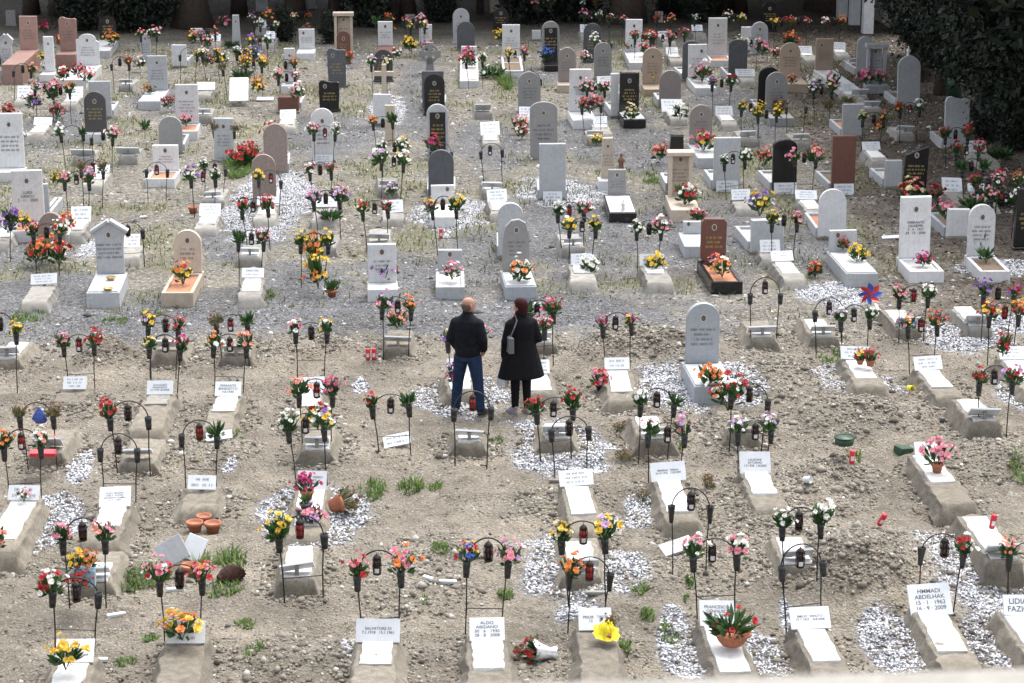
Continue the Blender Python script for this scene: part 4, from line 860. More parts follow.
# ================================================================== ARCH STANDS (centre x, foot y, top y, left flowers, right flowers, lantern)
for a in [(88,608,518,'pk gr','pk sa','d'),(75,655,590,'wh rd gr','','d'),(183,644,568,'rd pk wh','or rd pk','d'),(-21,606,530,None,'sa gr','d'),(304,603,516,'ye','','r'),(381,651,555,'pk rd','pk or','d'),
 (483,638,541,'bl ye rd','pk','w'),(587,605,523,'ye','ye','r'),(716,620,540,'pk wh','pk wh','d'),(800,595,515,'wh gr','wh gr','d'),(804,631,545,'','','d'),(1024,614,545,'sa or',None,'d'),
 (43,471,403,'br','br',''),(134,476,403,'rd','','d'),(317,455,383,'sa','pk mg','r'),(395,457,398,'rd gr','gr','d'),(471,467,393,'','','r'),(556,461,398,'rd gr','rd gr','d'),(653,460,388,'wh gr','gr','d'),(745,455,386,'rd wh','','d'),(992,440,365,'rd','rd li gr','d'),
 (26,506,428,'or gr','sa wh','r'),(120,505,434,'','','d'),(201,490,420,'','gr','r'),(312,490,418,'wh gr','wh pu ye','d'),(571,481,421,'','','d'),(664,487,426,'pk','pk','d'),(752,480,420,'li wh','li wh','d'),
 (4,398,314,'gr','ye','d'),(163,377,315,'ye','rd pk','d'),(236,365,312,'br','gr','r'),(311,375,322,'pk wh','wh ye','d'),(396,360,300,'li pk','or','w'),(541,366,300,'gr','pk rd gr','d'),(763,350,282,'','','d'),(829,354,297,'','','d'),(911,344,285,'pk gr','wh gr','r'),(994,343,286,'pu','pu rd','d'),
 (82,393,337,'pk gr','rd','r'),(164,400,336,'wh ye','mg','d'),(229,395,335,'or','sa','d'),(466,396,326,'ye pu','pk',''),(531,384,314,'rd','pk wh rd',''),(618,372,310,'mg','ye mg','d'),(855,370,305,'li wh','wh gr','d'),(922,370,313,'bl ye pk','bl or rd','r'),(1000,364,300,'ye pk rd','or ye rd','r'),
 # between the older graves
 (22,100,None,'','sa','d'),(45,122,None,'pk li ye','rd','d'),(64,124,None,'pk wh rd','or','d'),(15,170,138,'rd','wh','d'),(75,168,None,'wh','gr',''),(103,173,None,'','wh','d'),(157,201,165,'','','r'),(93,208,None,'br','br','d'),(79,222,None,'wh pk','pk li','d'),(205,217,None,'pu wh gr','wh gr','r'),
 (-1,262,None,None,'pu gr','d'),(48,278,None,'rd gr','rd wh or','d'),(133,266,226,None,'','d'),(122,94,None,'','rd or','d'),(188,84,None,'','ye wh',''),(150,62,None,'sa','pk wh gr','d'),(224,161,131,'br','br','d'),(214,200,161,'wh gr','','d'),(270,216,None,'ye','','r'),(324,166,126,'wh','wh','r'),(323,211,None,'pk wh','pk rd','d'),
 (330,242,None,'li pk gr','li pk gr','d'),(259,250,None,'rd br','rd pk','d'),(250,286,None,'gr','pk gr','d'),(313,288,None,'ye gr','ye gr',''),(378,251,None,'rd','rd','d'),(391,200,None,'wh li gr','ye wh gr','d'),(385,152,119,'or','gr','d'),(392,186,None,'wh','ye wh gr','d'),
 (440,187,None,'','','d'),(493,182,143,'','','d'),(448,256,196,'pk ye','ye gr','d'),(573,254,202,'wh gr','rd wh gr','r'),(580,271,None,'ye wh','ye','d'),(533,110,72,'','','d'),(476,90,None,'rd pk','cr wh','d'),(518,82,48,'ye','pk rd','d'),(596,122,None,'pk wh gr','pk wh gr','d'),(593,139,None,'rd pk','rd pk','d'),(602,66,44,'wh','','d'),
 (749,142,None,'ye gr','ye gr','d'),(767,148,None,'ye','ye','d'),(721,116,None,'bl rd','rd wh','d'),(749,72,None,'ye wh gr','pk wh','d'),(678,62,None,'or','rd pk','d'),(795,138,None,'','',''),(735,200,151,'wh gr','wh gr','d'),(803,198,None,'pk','sa pk gr','d'),(648,272,None,'wh gr','pk wh gr','d'),(782,264,211,'ye gr','pk gr','d'),
 (870,152,112,'cr','or br','d'),(908,142,None,'rd or','wh','r'),(822,122,None,'wh','pk cr','d'),(832,50,None,'pk','or rd','d'),(955,172,None,'rd','rd','d'),(973,208,None,'gr','gr','d'),(800,48,None,'rd','rd pk','d'),(780,50,None,'or ye','rd','d'),(247,82,None,'wh','ye bl pu','d'),(262,72,None,'pu ye','wh bl','d'),(256,98,None,'rd ye','or ye','d'),
 (288,92,60,'','or','d'),(288,108,None,'pk wh','pk wh','d'),(235,98,None,'br',None,''),(380,94,None,'wh','wh',''),(210,62,None,'pk li','rd sa','d'),(213,84,None,'wh cr gr','ye',''),(262,44,None,'pu cr','or','d'),(268,52,None,'wh','wh',''),(302,44,None,'mg','rd',''),(385,48,None,'gr','rd or',''),(414,48,None,'rd pk','pk wh','d'),(418,54,None,'ye gr','or',''),
 (545,28,None,'pk','li pk','d'),(592,42,None,'rd','wh','d'),(615,48,None,'rd','rd','d'),(590,28,None,'wh gr','rd',''),(641,66,None,'rd br','wh pk','d'),(660,66,None,'rd','pk rd','d'),(662,46,None,'rd','or pk','d'),(702,44,None,'wh gr',None,''),(732,44,None,'wh pk','ye wh gr','d'),(652,22,None,'rd','or',''),(689,16,None,'pu','wh li',''),
 (985,225,None,'rd gr','pk wh','d'),(1003,222,None,'rd pk','or',''),(1000,240,None,'pk gr','wh','d'),(965,190,None,'rd br','rd','d')]:
    arch_stand(*a)
arch_stand(585,631,552,'or','','r',cone=True); arch_stand(689,584,502,'','','d',cone=True,lean=.0); arch_stand(935,615,538,'','rd wh','d',cone=True,lean=.06)

# ================================================================== FLOWERS AND SMALL THINGS ON THE GRAVES
potted(732,640,.26,'rd',style='c',s=1.1,r=.19,h=.15,bowl=True,label='wide terracotta bowl of leafy red cyclamen on the white cap of a nearest-row grave')
potted(307,498,.3,'mg',s=.95,r=.085,h=.13,label='terracotta pot of magenta flowers on the white cap beside the fallen pot')
potted(306,508,.3,'gr',s=.55,r=.08,h=.09,mat='greybowl',label='small grey pot of green leaves in front of the magenta pot flowers')
potted(937,470,.28,'pk',s=1.25,r=.08,h=.12,label='terracotta pot with a big round bunch of bright pink flowers')
potted(711,386,.24,'or gr',s=1.2,r=.12,h=.1,bowl=True,mat='greybowl',label='grey bowl of orange roses on the slab of the blue grey round headstone')
potted(655,276,0.05,'ye',s=1.15,r=.11,h=.14,label='small terracotta pot with a wide dome of yellow flowers')
potted(195,530,0,'',r=.1,h=.14,label='leftmost of three empty terracotta pots on bare earth'); potted(213,530,0,'',r=.1,h=.14,label='rightmost of three empty terracotta pots on bare earth'); potted(204,522,0,'',r=.09,h=.13,label='rearmost of three empty terracotta pots on bare earth')
o = potted(330,517,.02,'gr br',s=1.0,r=.11,h=.16,label='terracotta pot fallen on its side, plant spilling onto white gravel'); o.rotation_euler = (0,1.35,.35); o.location.z += .09
potted(870,366,.3,'rd gr',s=.7,r=.07,h=.1,label='terracotta pot of red flowers on the grave ringed by white pebbles'); potted(860,364,.3,'rd ye gr',s=.7,r=.06,h=.08,label='low pot of yellow and red flowers left of the terracotta pot, by the pebble ring')
potted(191,575,0,'',r=.11,h=.15,label='terracotta pot with red rim leaning among the weeds by the propped white plates')
potted(332,297,0,'gr',s=.9,r=.09,h=.13,label='terracotta pot with green plant beside the sunflower grave'); potted(193,213,0,'',r=.1,h=.14,label='empty terracotta pot on its own right of the leaning white plate')
potted(600,392,.02,'rd pk',s=.95,r=.07,h=.08,mat='cup',label='low pot of dark red and pink flowers left of the blue grey headstone')

LF = loose_flowers
LF(182,638,.3,'ye or',style='f',s=1.25,label='large yellow and orange gerbera bouquet leaning on a nearest-row nameplate'); LF(66,668,.3,'ye gr',s=1.1,label='round yellow chrysanthemum bunch on the white cap at bottom left')
LF(519,281,.25,'or wh gr',s=1.35,label='orange and white flowers with broad leaves on the rough slate headstone slab'); LF(384,281,.24,'pu li',s=1.15,label='purple flowers on the white slab left of the path'); LF(393,276,.24,'rd gr',s=.75,label='red rose beside the purple flowers on the white slab')
LF(452,279,.24,'wh pk',s=1.0,label='white and pink flowers in the chip filled low planter beyond the path'); LF(722,276,.24,'ye or wh',s=1.15,label='sunflowers with white blooms on the red brown notched headstone slab'); LF(715,270,.24,'rd pk',s=.95,label='red and pink flowers close behind the sunflowers on the notched headstone slab')
LF(318,286,.2,'or ye',style='t',s=1.5,label='tall orange and yellow sunflower bunch over a white slab by the path'); LF(315,262,.3,'ye or',style='t',s=1.3,label='tall yellow flowers behind the sunflower bunch')
LF(685,204,.26,'rd wh gr',s=1.35,label='red and white bouquet on the slab of the beige portal grave'); LF(679,180,.4,'br rd',s=.8,label='dried red flowers inside the beige portal grave'); LF(183,283,.24,'ye rd or',s=1.1,label='red, yellow and orange flowers on the beige round headstone bed')
LF(23,228,.24,'ye',s=1.1,label='yellow chrysanthemums on the orange bed of a white headstone'); LF(66,232,.1,'or rd',s=1.2,label='orange and red flowers right of the rough brown half round stone'); LF(57,184,.2,'ye gr',s=.9,label='yellow flowers behind the white headstone with orange bed')
LF(843,250,.3,'rd gr',s=.8,label='single red rose pot before the low grey headstone'); LF(857,262,.24,'ye gr',s=1.0,label='yellow green posy on the slab of the low grey headstone'); LF(923,266,.2,'gr mg',s=.95,label='small green plant with a magenta bloom in the tall white headstone bed'); LF(978,256,.2,'gr',style='t',s=1.1,label='spindly green plant in the bed of the white round headstone'); LF(986,262,.2,'gr',s=1.0,label='second green plant nearer the foot of the white round headstone bed')
LF(113,45,.25,'or ye',s=1.6,label='orange and yellow flowers at the foot of the black round headstone, top left'); LF(45,62,.3,'ye',s=1.2,label='yellow flowers left of the narrow white stone, top left'); LF(64,46,.45,'rd ye gr',s=1.4,label='dark red and yellow flowers on the pink wavy headstone block'); LF(30,47,.6,'rd gr',s=1.2,label='red flowers with leaves on the pinkish rectangular headstone block')
LF(45,33,.3,'rd mg',s=1.3,label='red and magenta flowers between pinkish headstones, top left'); LF(46,70,.25,'wh',s=.9,label='white flowers on slab of the narrow white stone'); LF(4,68,.2,'pu gr',s=1.2,label='purple leafy flowers in front of the gabled stone, top left corner'); LF(140,68,.1,'wh pk gr',s=1.3,label='white and pink flowers with leaves left of the pale grey headstone'); LF(150,94,.24,'br or',s=1.0,label='brown flower posy on the slab of the pale grey headstone')
LF(168,108,.1,'pk rd',s=1.2,label='pink red flowers left of the white headstone with orange bed'); LF(186,126,.24,'pk',s=1.1,label='pink flowers on the orange bed of the tall white headstone'); LF(91,130,.24,'gr ye',s=1.1,label='green and yellow plant on the slab of the charcoal round headstone'); LF(145,131,0,'gr',s=1.2,label='low green plant right of the charcoal round headstone'); LF(193,43,.3,'ye rd',s=1.3,label='yellow flowers under the small white stone, top left'); LF(208,48,.2,'rd sa wh',s=1.4,label='red and salmon flowers right of the small white stone, top left')
LF(253,63,.1,'wh ye bl',s=1.6,label='white, yellow and blue flower heap, upper left'); LF(244,66,.1,'ye or',s=1.3,label='yellow orange flowers in front of the blue flower heap, upper left'); LF(225,28,.3,'mg pk',s=1.3,label='magenta flowers left of the tapered pale stone'); LF(274,140,.3,'pk rd wh',s=1.5,label='pink and red flowers on the larger brown round stone'); LF(282,160,.2,'pk or gr',s=1.1,label='salmon leafy flowers right of the smaller brown round stone')
LF(243,168,0,'rd gr',style='p',s=1.9,label='low green bush dotted with red flowers left of the brown round stones'); LF(250,157,.05,'rd gr',s=1.3,label='red flowers at the back of the low green bush'); LF(340,78,.2,'wh',s=1.2,label='white flowers between the slate and the black wavy headstones'); LF(349,62,.2,'or rd',s=1.0,label='orange and red vase right of the slate wavy headstone'); LF(396,58,.2,'rd wh',s=1.0,label='red and white flowers right of the charcoal round headstone')
LF(308,38,.3,'br rd',s=1.4,label='brown red flowers before the small white plaque stone, top'); LF(388,36,.4,'rd or gr',s=1.5,label='red and orange flowers before the small white stone on red brown slab'); LF(468,62,.25,'mg rd',s=1.3,label='magenta red flowers in the white planter grave'); LF(472,66,.25,'gr',s=.9,label='green plant in the white planter grave'); LF(500,42,.1,'ye',s=1.4,label='yellow flowers left of the white headstone with planter, top middle'); LF(547,60,.25,'bl',s=1.3,label='blue flowers at the foot of the black panelled headstone'); LF(556,58,.25,'pu wh rd',s=1.1,label='mixed purple flowers right of the blue flowers')

LF(520,132,.05,'or pk gr',s=1.3,label='orange and pink posy left of the grey arched headstone'); LF(522,138,.05,'rd wh',s=1.0,label='red and white posy just below the orange and pink posy'); LF(433,150,.2,'rd mg',s=1.1,label='red flowers at the foot of the headstone with black panel'); LF(597,146,.35,'ye',s=1.0,label='yellow flowers on a white cap left of the beige tapered stone'); LF(652,82,.25,'ye',s=1.3,label='yellow flowers on the slab of the tan round headstone left of centre'); LF(702,80,.25,'wh rd pk',s=1.6,label='white and red flowers on the chips before the white headstone')
LF(720,52,.25,'rd br',s=1.0,label='dried red flowers on the pink planter of the tall white headstone'); LF(631,120,.25,'cr gr',s=1.2,label='cream flowers on the white slab of the black rectangular headstone'); LF(680,118,.25,'gr wh',s=1.4,label='white leafy plant beside the white double nameplate'); LF(736,64,.3,'cr ye gr',s=1.3,label='cream and yellow flowers on the dark slate arched stone'); LF(762,55,.2,'mg pk',s=1.4,label='magenta flowers right of the dark slate arched stone'); LF(778,112,.25,'rd br',s=1.1,label='dried red plant on the slab of the grey round headstone'); LF(791,84,.25,'sa',s=.9,label='salmon figure-like posy on the tan round headstone slab')
LF(703,150,.25,'ye rd pk',s=1.4,label='yellow, red and pink flowers on the slab of the round headstone with brass hue'); LF(660,160,.1,'rd sa',s=1.2,label='red flowers left of the beige portal grave'); LF(765,164,.1,'sa rd',s=1.3,label='salmon red flowers left of the dark arched headstone'); LF(697,222,.3,'rd pk gr',s=1.0,label='red flowers behind the notched red brown headstone'); LF(760,214,.3,'pu ye wh',s=1.4,label='purple and yellow flowers behind the low pale block headstone'); LF(588,274,.1,'wh gr',s=1.2,label='white leafy posy on a concrete grave before the gravel path')
LF(910,200,.3,'sa cr rd',style='f',s=1.8,label='heap of salmon and cream flowers at the foot of the black slanted headstone'); LF(936,200,.15,'rd',s=1.2,label='red flowers right of the black slanted headstone'); LF(945,218,.3,'pk',s=1.2,label='pink hydrangea behind the white block planter, right'); LF(866,84,.3,'mg pk',s=1.4,label='magenta flowers on the pale portal slab, upper right'); LF(880,84,.3,'pk',s=1.2,label='pink flowers on right of the pale portal slab'); LF(815,90,.2,'wh gr',s=1.4,label='white flowers before the tan rectangular headstone'); LF(833,86,.2,'wh pk gr',s=1.4,label='white and pink flowers right of the tan rectangular headstone')
LF(828,110,.05,'br gr',s=.9,label='small brown plant on a white plate, upper right'); LF(973,120,.0,'pu',s=1.2,label='purple flowers behind the wavy pale headstone, right'); LF(963,148,.0,'rd gr',s=1.2,label='dark red plant right of the wavy pale headstone'); LF(990,205,.0,'rd pk',style='c',s=1.7,label='big leafy clump with red blooms at right, behind the white round headstone'); LF(975,212,.0,'rd',style='c',s=1.5,label='leafy clump with red blooms left of the biggest leafy clump, right'); LF(1005,205,.0,'pk wh',style='c',s=1.6,label='leafy clump with pink and white blooms near the right edge'); LF(1016,188,.0,'or',s=1.1,label='orange flowers near the right edge above the black headstone'); LF(1000,160,.0,'gr',style='c',s=1.4,label='dark leafy clump near the right edge under the evergreen'); LF(815,277,.0,'or rd gr',s=1.0,label='orange red posy on the ground beyond the pinwheel')
LF(312,529,.05,'pk li',s=1.1,label='pink lilac flowers behind the lantern of an away-facing stand, foot of magenta pot grave') ; LF(453,385,.32,'mg li pu',style='t',s=.9,label='magenta and lilac flowers on the grave in front of the man'); LF(318,428,.45,'wh rd ye gr',s=1.25,label='white posy with a red bloom on the away-facing grave with white cap'); LF(728,408,.1,'rd wh',s=1.6,label='heap of red and white flowers on the earth below the blue grey headstone'); LF(721,404,.2,'or wh',s=1.0,label='white and orange flowers left of the red and white heap')

LF(397,328,.3,'sa gr',s=1.0,label='salmon posy in front of the away-facing grave by the path') ; LF(1003,356,.33,'rd gr',style='t',s=1.0,label='dark red leafy flowers on the nameplate grave at the right edge')
LF(36,262,.1,'rd or gr',s=1.5,label='red and orange flowers before the rough half round stone, left part'); LF(59,264,.1,'or rd wh',s=1.5,label='orange, red and white flowers before the rough half round stone, right part'); LF(47,258,.1,'or gr',s=1.3,label='orange flowers between two red clumps before the rough half round stone')
LF(8,118,.2,'rd',s=1.2,label='red flowers at the left edge behind the big white headstone'); LF(33,108,.2,'pk wh pu',style='p',s=1.4,label='pink, white and purple flowers behind a white capped grave, upper left'); LF(54,100,.4,'wh li rd',style='p',s=1.4,label='white and lilac heap of flowers left of the charcoal round headstone'); LF(57,118,.1,'rd pk',s=1.2,label='red flowers low between two capped graves, upper left')
LF(63,80,.3,'rd wh gr',style='p',s=1.4,label='red and white flowers in front of the narrow white stone slab, upper left'); LF(78,76,.4,'mg rd',s=1.3,label='magenta red flowers in front of the shouldered white headstone'); LF(87,82,.35,'pk sa',s=1.3,label='salmon pink flowers on the slab of the shouldered white headstone')
LF(206,66,.4,'pk rd li',style='p',s=1.5,label='pink and red flower heap above the small red brown block, upper left'); LF(222,64,.3,'wh ye gr',style='p',s=1.3,label='white and yellow lilies right of the pink and red heap'); LF(258,92,.4,'rd ye or',style='p',s=1.4,label='red and yellow flowers by the long white slab, upper left'); LF(241,80,.1,'gr',style='c',s=1.2,label='low green plant left of the long white slab'); LF(298,98,.5,'pk wh',style='p',s=1.2,label='pink and white flowers on the red brown block')
LF(232,48,.0,'gr',style='c',s=1.1,label='green plant at the foot of the tapered pale stone'); LF(492,78,.0,'gr wh',style='c',s=1.6,label='leafy bush left of the white headstone with planter, top middle'); LF(427,52,.2,'or pk pu',style='p',s=1.3,label='orange, pink and purple flowers left of the ringed cross'); LF(409,50,.2,'ye gr',style='p',s=1.5,label='yellow leafy flowers left of the ringed cross'); LF(629,52,.2,'rd br',style='p',s=1.3,label='dark red flowers on the slab of the white headstone, top right of middle'); LF(645,54,.3,'pk wh rd',style='p',s=1.2,label='pink flowers right of the white headstone slab, top right of middle')
LF(585,62,.2,'pk wh',s=1.2,label='pale pink posy at the foot of the slate round headstone'); LF(590,112,.4,'pk rd gr',style='p',s=1.7,label='pink and red bouquet heap right of the lettered white headstone'); LF(650,42,.2,'rd or',style='p',s=1.5,label='red and orange flower heap left of the tall white headstone, top'); LF(742,44,.2,'wh gr',style='c',s=1.3,label='white flowers and green leaves right of the tall white headstone, top'); LF(790,46,.2,'rd or gr',style='p',s=1.5,label='red and orange flower heap right of the pale round headstone, top'); LF(776,58,.2,'wh rd',style='p',s=1.1,label='white posy below the red heap, right of the pale round headstone')
LF(848,104,.2,'br gr',style='c',s=1.0,label='brown leafy plant on a low grave, upper right'); LF(880,132,.2,'or br',style='p',s=1.1,label='orange brown flowers left of an upturned plaque, upper right'); LF(340,200,.2,'br rd gr',style='c',s=1.0,label='reddish leafy plant right of a white nameplate, left of centre'); LF(330,222,.1,'gr li',style='c',s=1.0,label='lilac leafy plant below the nameplate, left of centre'); LF(392,196,.2,'wh li',style='p',s=1.1,label='white lilac flowers above a white nameplate, left of centre'); LF(8,232,.3,'pu pk',style='p',s=1.1,label='purple pink flowers at the left edge beside orange bed grave')
# wrapped and lying things
p = ground(543,652,.1); o = thing('wrapped_bouquet', on(p)+Vector((0,0,.09)), .25, 'red rose bouquet in white paper lying on the earth in the nearest row', 'bouquet', px=543, py=652); o.rotation_euler = (0, -1.35, .3)
for nm, me, lb in bouquet_parts('rd br', 'p', 0):
    e = link(nm, me, o); e.location.z = .06; e.scale = (.85,)*3
    if lb: e['label'] = lb
m = MB(); q_ = random.Random(8); n = 18; m.add([(r_*math.cos(2*math.pi*k/n)*q_.uniform(.75, 1.2), r_*math.sin(2*math.pi*k/n)*q_.uniform(.75, 1.2), z_+q_.uniform(-.02, .02)) for z_, r_ in ((-.14, .075), (-.08, .06), (0, .08), (.08, .105), (.13, .12)) for k in range(n)], [(i*n+k, i*n+(k+1) % n, (i+1)*n+(k+1) % n, (i+1)*n+k) for i in range(4) for k in range(n)]); m.build('paper_wrap', 'label', o, True)
M['crepe'] = plain('yellow crepe paper', (.8, .66, .02), .7)
p = ground(606,632,.34); o = thing('wrapped_pot', p, .1, 'pot wrapped in bright yellow crepe paper tipped over on a nearest-row grave', 'flower pot', px=606, py=630); o.rotation_euler = (.35, .12, .1); o.scale = (.62, .62, .72)
q_ = random.Random(3); m = MB(); n = 28; vs = []
for r_, z_ in ((.02, .17), (.09, .155), (.125, .09), (.14, .03), (.23, -.01)): vs += [(r_*math.cos(2*math.pi*k/n)*(1+q_.uniform(-.17, .17)), r_*math.sin(2*math.pi*k/n)*(1+q_.uniform(-.17, .17)), z_+q_.uniform(-.02, .02)) for k in range(n)]
m.add(vs, [(i*n+k, i*n+(k+1) % n, (i+1)*n+(k+1) % n, (i+1)*n+k) for i in range(4) for k in range(n)]+[tuple(range(n))]); m.build('crepe_wrap', 'crepe', o, True)
m = MB(); m.tube([(.02, -.1, .03), (.02, -.165, .02)], [.05, .045], 12); m.build('pot', 'terra', o)
for nm, me, lb in bouquet_parts('br', 'v', 0): e = link(nm, me, o); e.location = (.05, .12, .0)
# flower box on the grave of the lower left
p = ground(84,585,.3); o = thing('flower_box', p, .06, 'pale blue box holding yellow and dark red flowers on the lower left grave', 'flower box', px=84, py=575)
M['boxblue'] = plain('pale blue box', (.3,.42,.5), .6); m = MB(); m.box((0, 0, .1), (.26, .16, .2), ch=.01); m.build('box', 'boxblue', o)
for c, dx, dz, s_ in (('ye', -.06, .17, .8), ('or', .06, .18, .7), ('rd', -.03, .0, .75)):
    for nm, me, lb in bouquet_parts(c, 'p', 1):
        e = link(nm, me, o); e.location = (dx, -.13 if dz == 0 else 0, dz+.02); e.scale = (s_, s_, s_)
        if lb: e['label'] = lb
# leaning white plates
def plate_thing(px, py, wd, ht, rot, label, mat='plate', z=.03, name='marble_plate', lines=0):
    p = on(ground(px, py)); m = MB(); m.box((0, 0, ht/2), (wd, .03, ht), ch=.004); o = m.build(name, mat); o.location = p+Vector((0, 0, z)); o.rotation_euler = rot; tag(o, label, 'plate', px=px, py=py)
    if lines: e = link('inscription', strokes(wd, ht*.8, lines, int(px)), o); e.location = (0, -.018, ht/2)
    return o
plate_thing(178,566,.34,.3,(-.5,-.5,.1),'white marble plate propped aslant among weeds, left one of two','lgrey'); plate_thing(189,562,.24,.3,(-.6,.35,-.2),'white marble plate propped aslant among weeds, right one of two')
plate_thing(681,561,.4,.22,(-1.25,-.2,.3),'broken white plate lying on earth behind the empty cone vases','lgrey'); plate_thing(220,449,.36,.22,(-1.3,-.1,.1),'fallen grey plate on a low earth mound with grass behind','lgrey'); plate_thing(398,446,.38,.2,(-.9,-.2,.0),'tilted white nameplate lying on bare earth right of the fallen terracotta pot',lines=2)

plate_thing(895,239,.5,.1,(-1.2,-.05,0),'long narrow white plate lying on brown leaves, right','white'); plate_thing(239,106,.5,1.0,(-1.05,0,.05),'long white slab lying aslant, upper left','white',.15,'stone_slab'); plate_thing(265,102,.45,.25,(-1.4,0,0),'low white plate on the ground right of the long white slab')

# small litter of the place
m = MB(); m.lathe([(0, 0), (.11, 0), (.125, .02), (.125, .1), (.0, .1)], 18, cap=False); m.tube([(.128*math.cos(a), .128*math.sin(a), .1) for a in np.linspace(0, 6.28, 19)], .012, 5); small('plastic_tub', 843, 475, .16, m, 'green', 'round dark green plastic tub on top of an earth heap', 'tub')
m = MB(); m.box((0, 0, .09), (.2, .18, .2), ch=.01); small('plastic_crate', 902, 462, -.1, m, 'green', 'dark green plastic box half buried left of the pink flower pot', 'box', (0, .1, .4), False)
m = MB(); m.lathe([(0, 0), (.04, 0), (.05, .1), (.045, .1), (0, .02)], 12, cap=False); small('plastic_cup', 803, 501, .05, m, 'label', 'white plastic cup lying on earth heap', 'cup', (1.4, 0, .9))
m = MB(); m.lathe([(0, 0), (.03, 0), (.045, .07), (.03, .08), (0, .09)], 10, cap=False); small('plastic_cup', 942, 424, .0, m, 'greybowl', 'small dark cup standing on earth left of an away-facing white capped grave', 'cup')
m = MB(); m.lathe([(0, 0), (.045, 0), (.05, .1), (.045, .1), (0, .02)], 12, cap=False); small('plastic_cup', 909, 389, .03, m, 'crepe', 'small yellow cup lying by an earth grave, right', 'cup', (1.4, 0, .4))
candle(851,484,.2,'red grave candle beside the green tub on the earth heap'); candle(879,532,.05,'red grave candle on top of the earth heap above the two cone vases',(.4,.3,0)); candle(991,537,.36,'tall red grave candle on the away-facing white cap at far right',(.15,.12,0)); candle(368,361,.0,'left one of two red candles on grey gravel'); candle(374,361,.0,'right one of two red candles on grey gravel'); candle(80,392,.05,'small red candle before a white nameplate left of the path'); candle(441,238,.24,'red candle on the pale slab behind the low grey headstone')
LF(24,502,.26,'pk wh',s=.55,label='tiny pink posy on the white cap at the left edge, before the nameplate')
def clump(px, py, s_, label, mat='br'):
    p = on(ground(px, py)); q = random.Random(px); o = thing('dried_flowers', p, q.uniform(0, 6), label, 'dried flowers', px=px, py=py); o.scale = (s_,)*3
    for nm, me, lb in bouquet_parts('br', 'f', px % 3): link(nm, me, o)
clump(707,481,.5,'small brown dried clump on earth between two nameplate graves, rear one'); clump(709,493,.5,'small brown dried clump on earth between two nameplate graves, nearer one'); clump(642,502,.55,'dark dried clump by the torn white chips left of a nameplate grave'); clump(620,432,.6,'dried brown posy on earth left of an away-facing grave')
clump(624,460,.7,'dried leafy plant with root ball on earth left of a pink flowered stand')
# pine cone wreath
o = thing('pine_cone', on(ground(232,584))+Vector((0, 0, .07)), .5, 'long brown pine cone shaped wreath lying on weeds', 'wreath', px=232, py=580); q_ = random.Random(9); m = MB()
M['cone'] = plain('brown cone scales', (.09,.04,.03), .8, var=.5)
for i in range(150):
    t_ = i/150; a = i*2.4; r_ = .085*math.sin(math.pi*(.12+.85*t_))+.01; c = Vector((-.15+.3*t_, r_*math.cos(a), r_*math.sin(a))); d = Vector((.3, math.cos(a), math.sin(a))).normalized(); u = d.cross(Vector((1, 0, 0))).normalized()*.03
    m.add([c-u, c+Vector((.03, 0, 0))*.3+d*.035, c+u, c-d*.02-Vector((.03, 0, 0))], [(0, 1, 2, 3)])
m.tube([(-.15+.3*k/8, 0, 0) for k in range(9)], [.07*math.sin(math.pi*(.1+.85*k/8)) for k in range(9)], 10); m.build('cone', 'cone', o)
# pinwheel, blue cloth hanging, statuettes
o = thing('pinwheel', ground(867,312,.35)+Vector((0, -.12, 0)), 0, 'red and blue toy pinwheel on a stick above a lilac flowered stand', 'pinwheel', px=867, py=297)
m = MB(); m.tube([(0, 0, -.35), (0, 0, .3)], .005, 5); m.build('stick', 'label', o)
M['pwr'] = plain('red pinwheel', (.55,.03,.03), .4); M['pwb'] = plain('blue pinwheel', (.03,.09,.4), .4)
for k in range(8):
    m = MB(); T = Matrix.Translation((0, -.03, .3)) @ Matrix.Rotation(k*math.pi/4, 4, 'Y')
    m.add([(0, 0, 0), (.045, -.01, .06), (.03, -.045, .13), (-.02, -.01, .17), (-.035, .01, .1)], [(0, 1, 2, 3, 4)], T=T); m.build('vane', 'pwr' if k % 2 else 'pwb', o)
m = MB(); m.tube([(0, -.05, .3), (0, 0, .3)], .018, 10); m.build('hub', 'pwr', o); o.scale = (1.25, 1.25, 1.15)
M['bluecloth'] = plain('blue cloth', (.05,.09,.33), .8, var=.4)
o = MB(); q_ = random.Random(4)
prof = [(.015, 0), (.05, -.04), (.085, -.1), (.095, -.16), (.06, -.2), (0, -.21)]; n = 14
o.add([(r_*math.cos(2*math.pi*k/n)*q_.uniform(.8, 1.15), r_*.6*math.sin(2*math.pi*k/n)*q_.uniform(.8, 1.15), z_+q_.uniform(-.01, .01)) for r_, z_ in prof for k in range(n)], [((i+1)*n+k, (i+1)*n+(k+1) % n, i*n+(k+1) % n, i*n+k) for i in range(len(prof)-1) for k in range(n)])
bp = ground(43,471); sb, cb = scale_at(bp); bp = bp+Vector((0, -.02, 63/(sb*cb))); e = o.build('blue_bag', 'bluecloth', None, True); e.location = bp; tag(e, 'blue cloth bag hanging from a stand with dried flowers, left', 'bag', px=43, py=420)
m = MB(); m.box((0, 0, .02), (.34, .2, .05), ch=.006); small('folded_cloth', 43, 455, .3, m, 'redplastic', 'red folded cloth on the grave under the blue bag', 'cloth', (0, .05, .1), False)
M['figure'] = plain('brown statuette', (.16,.085,.05), .6); M['figwhite'] = plain('white statuette', (.7,.7,.68), .6)
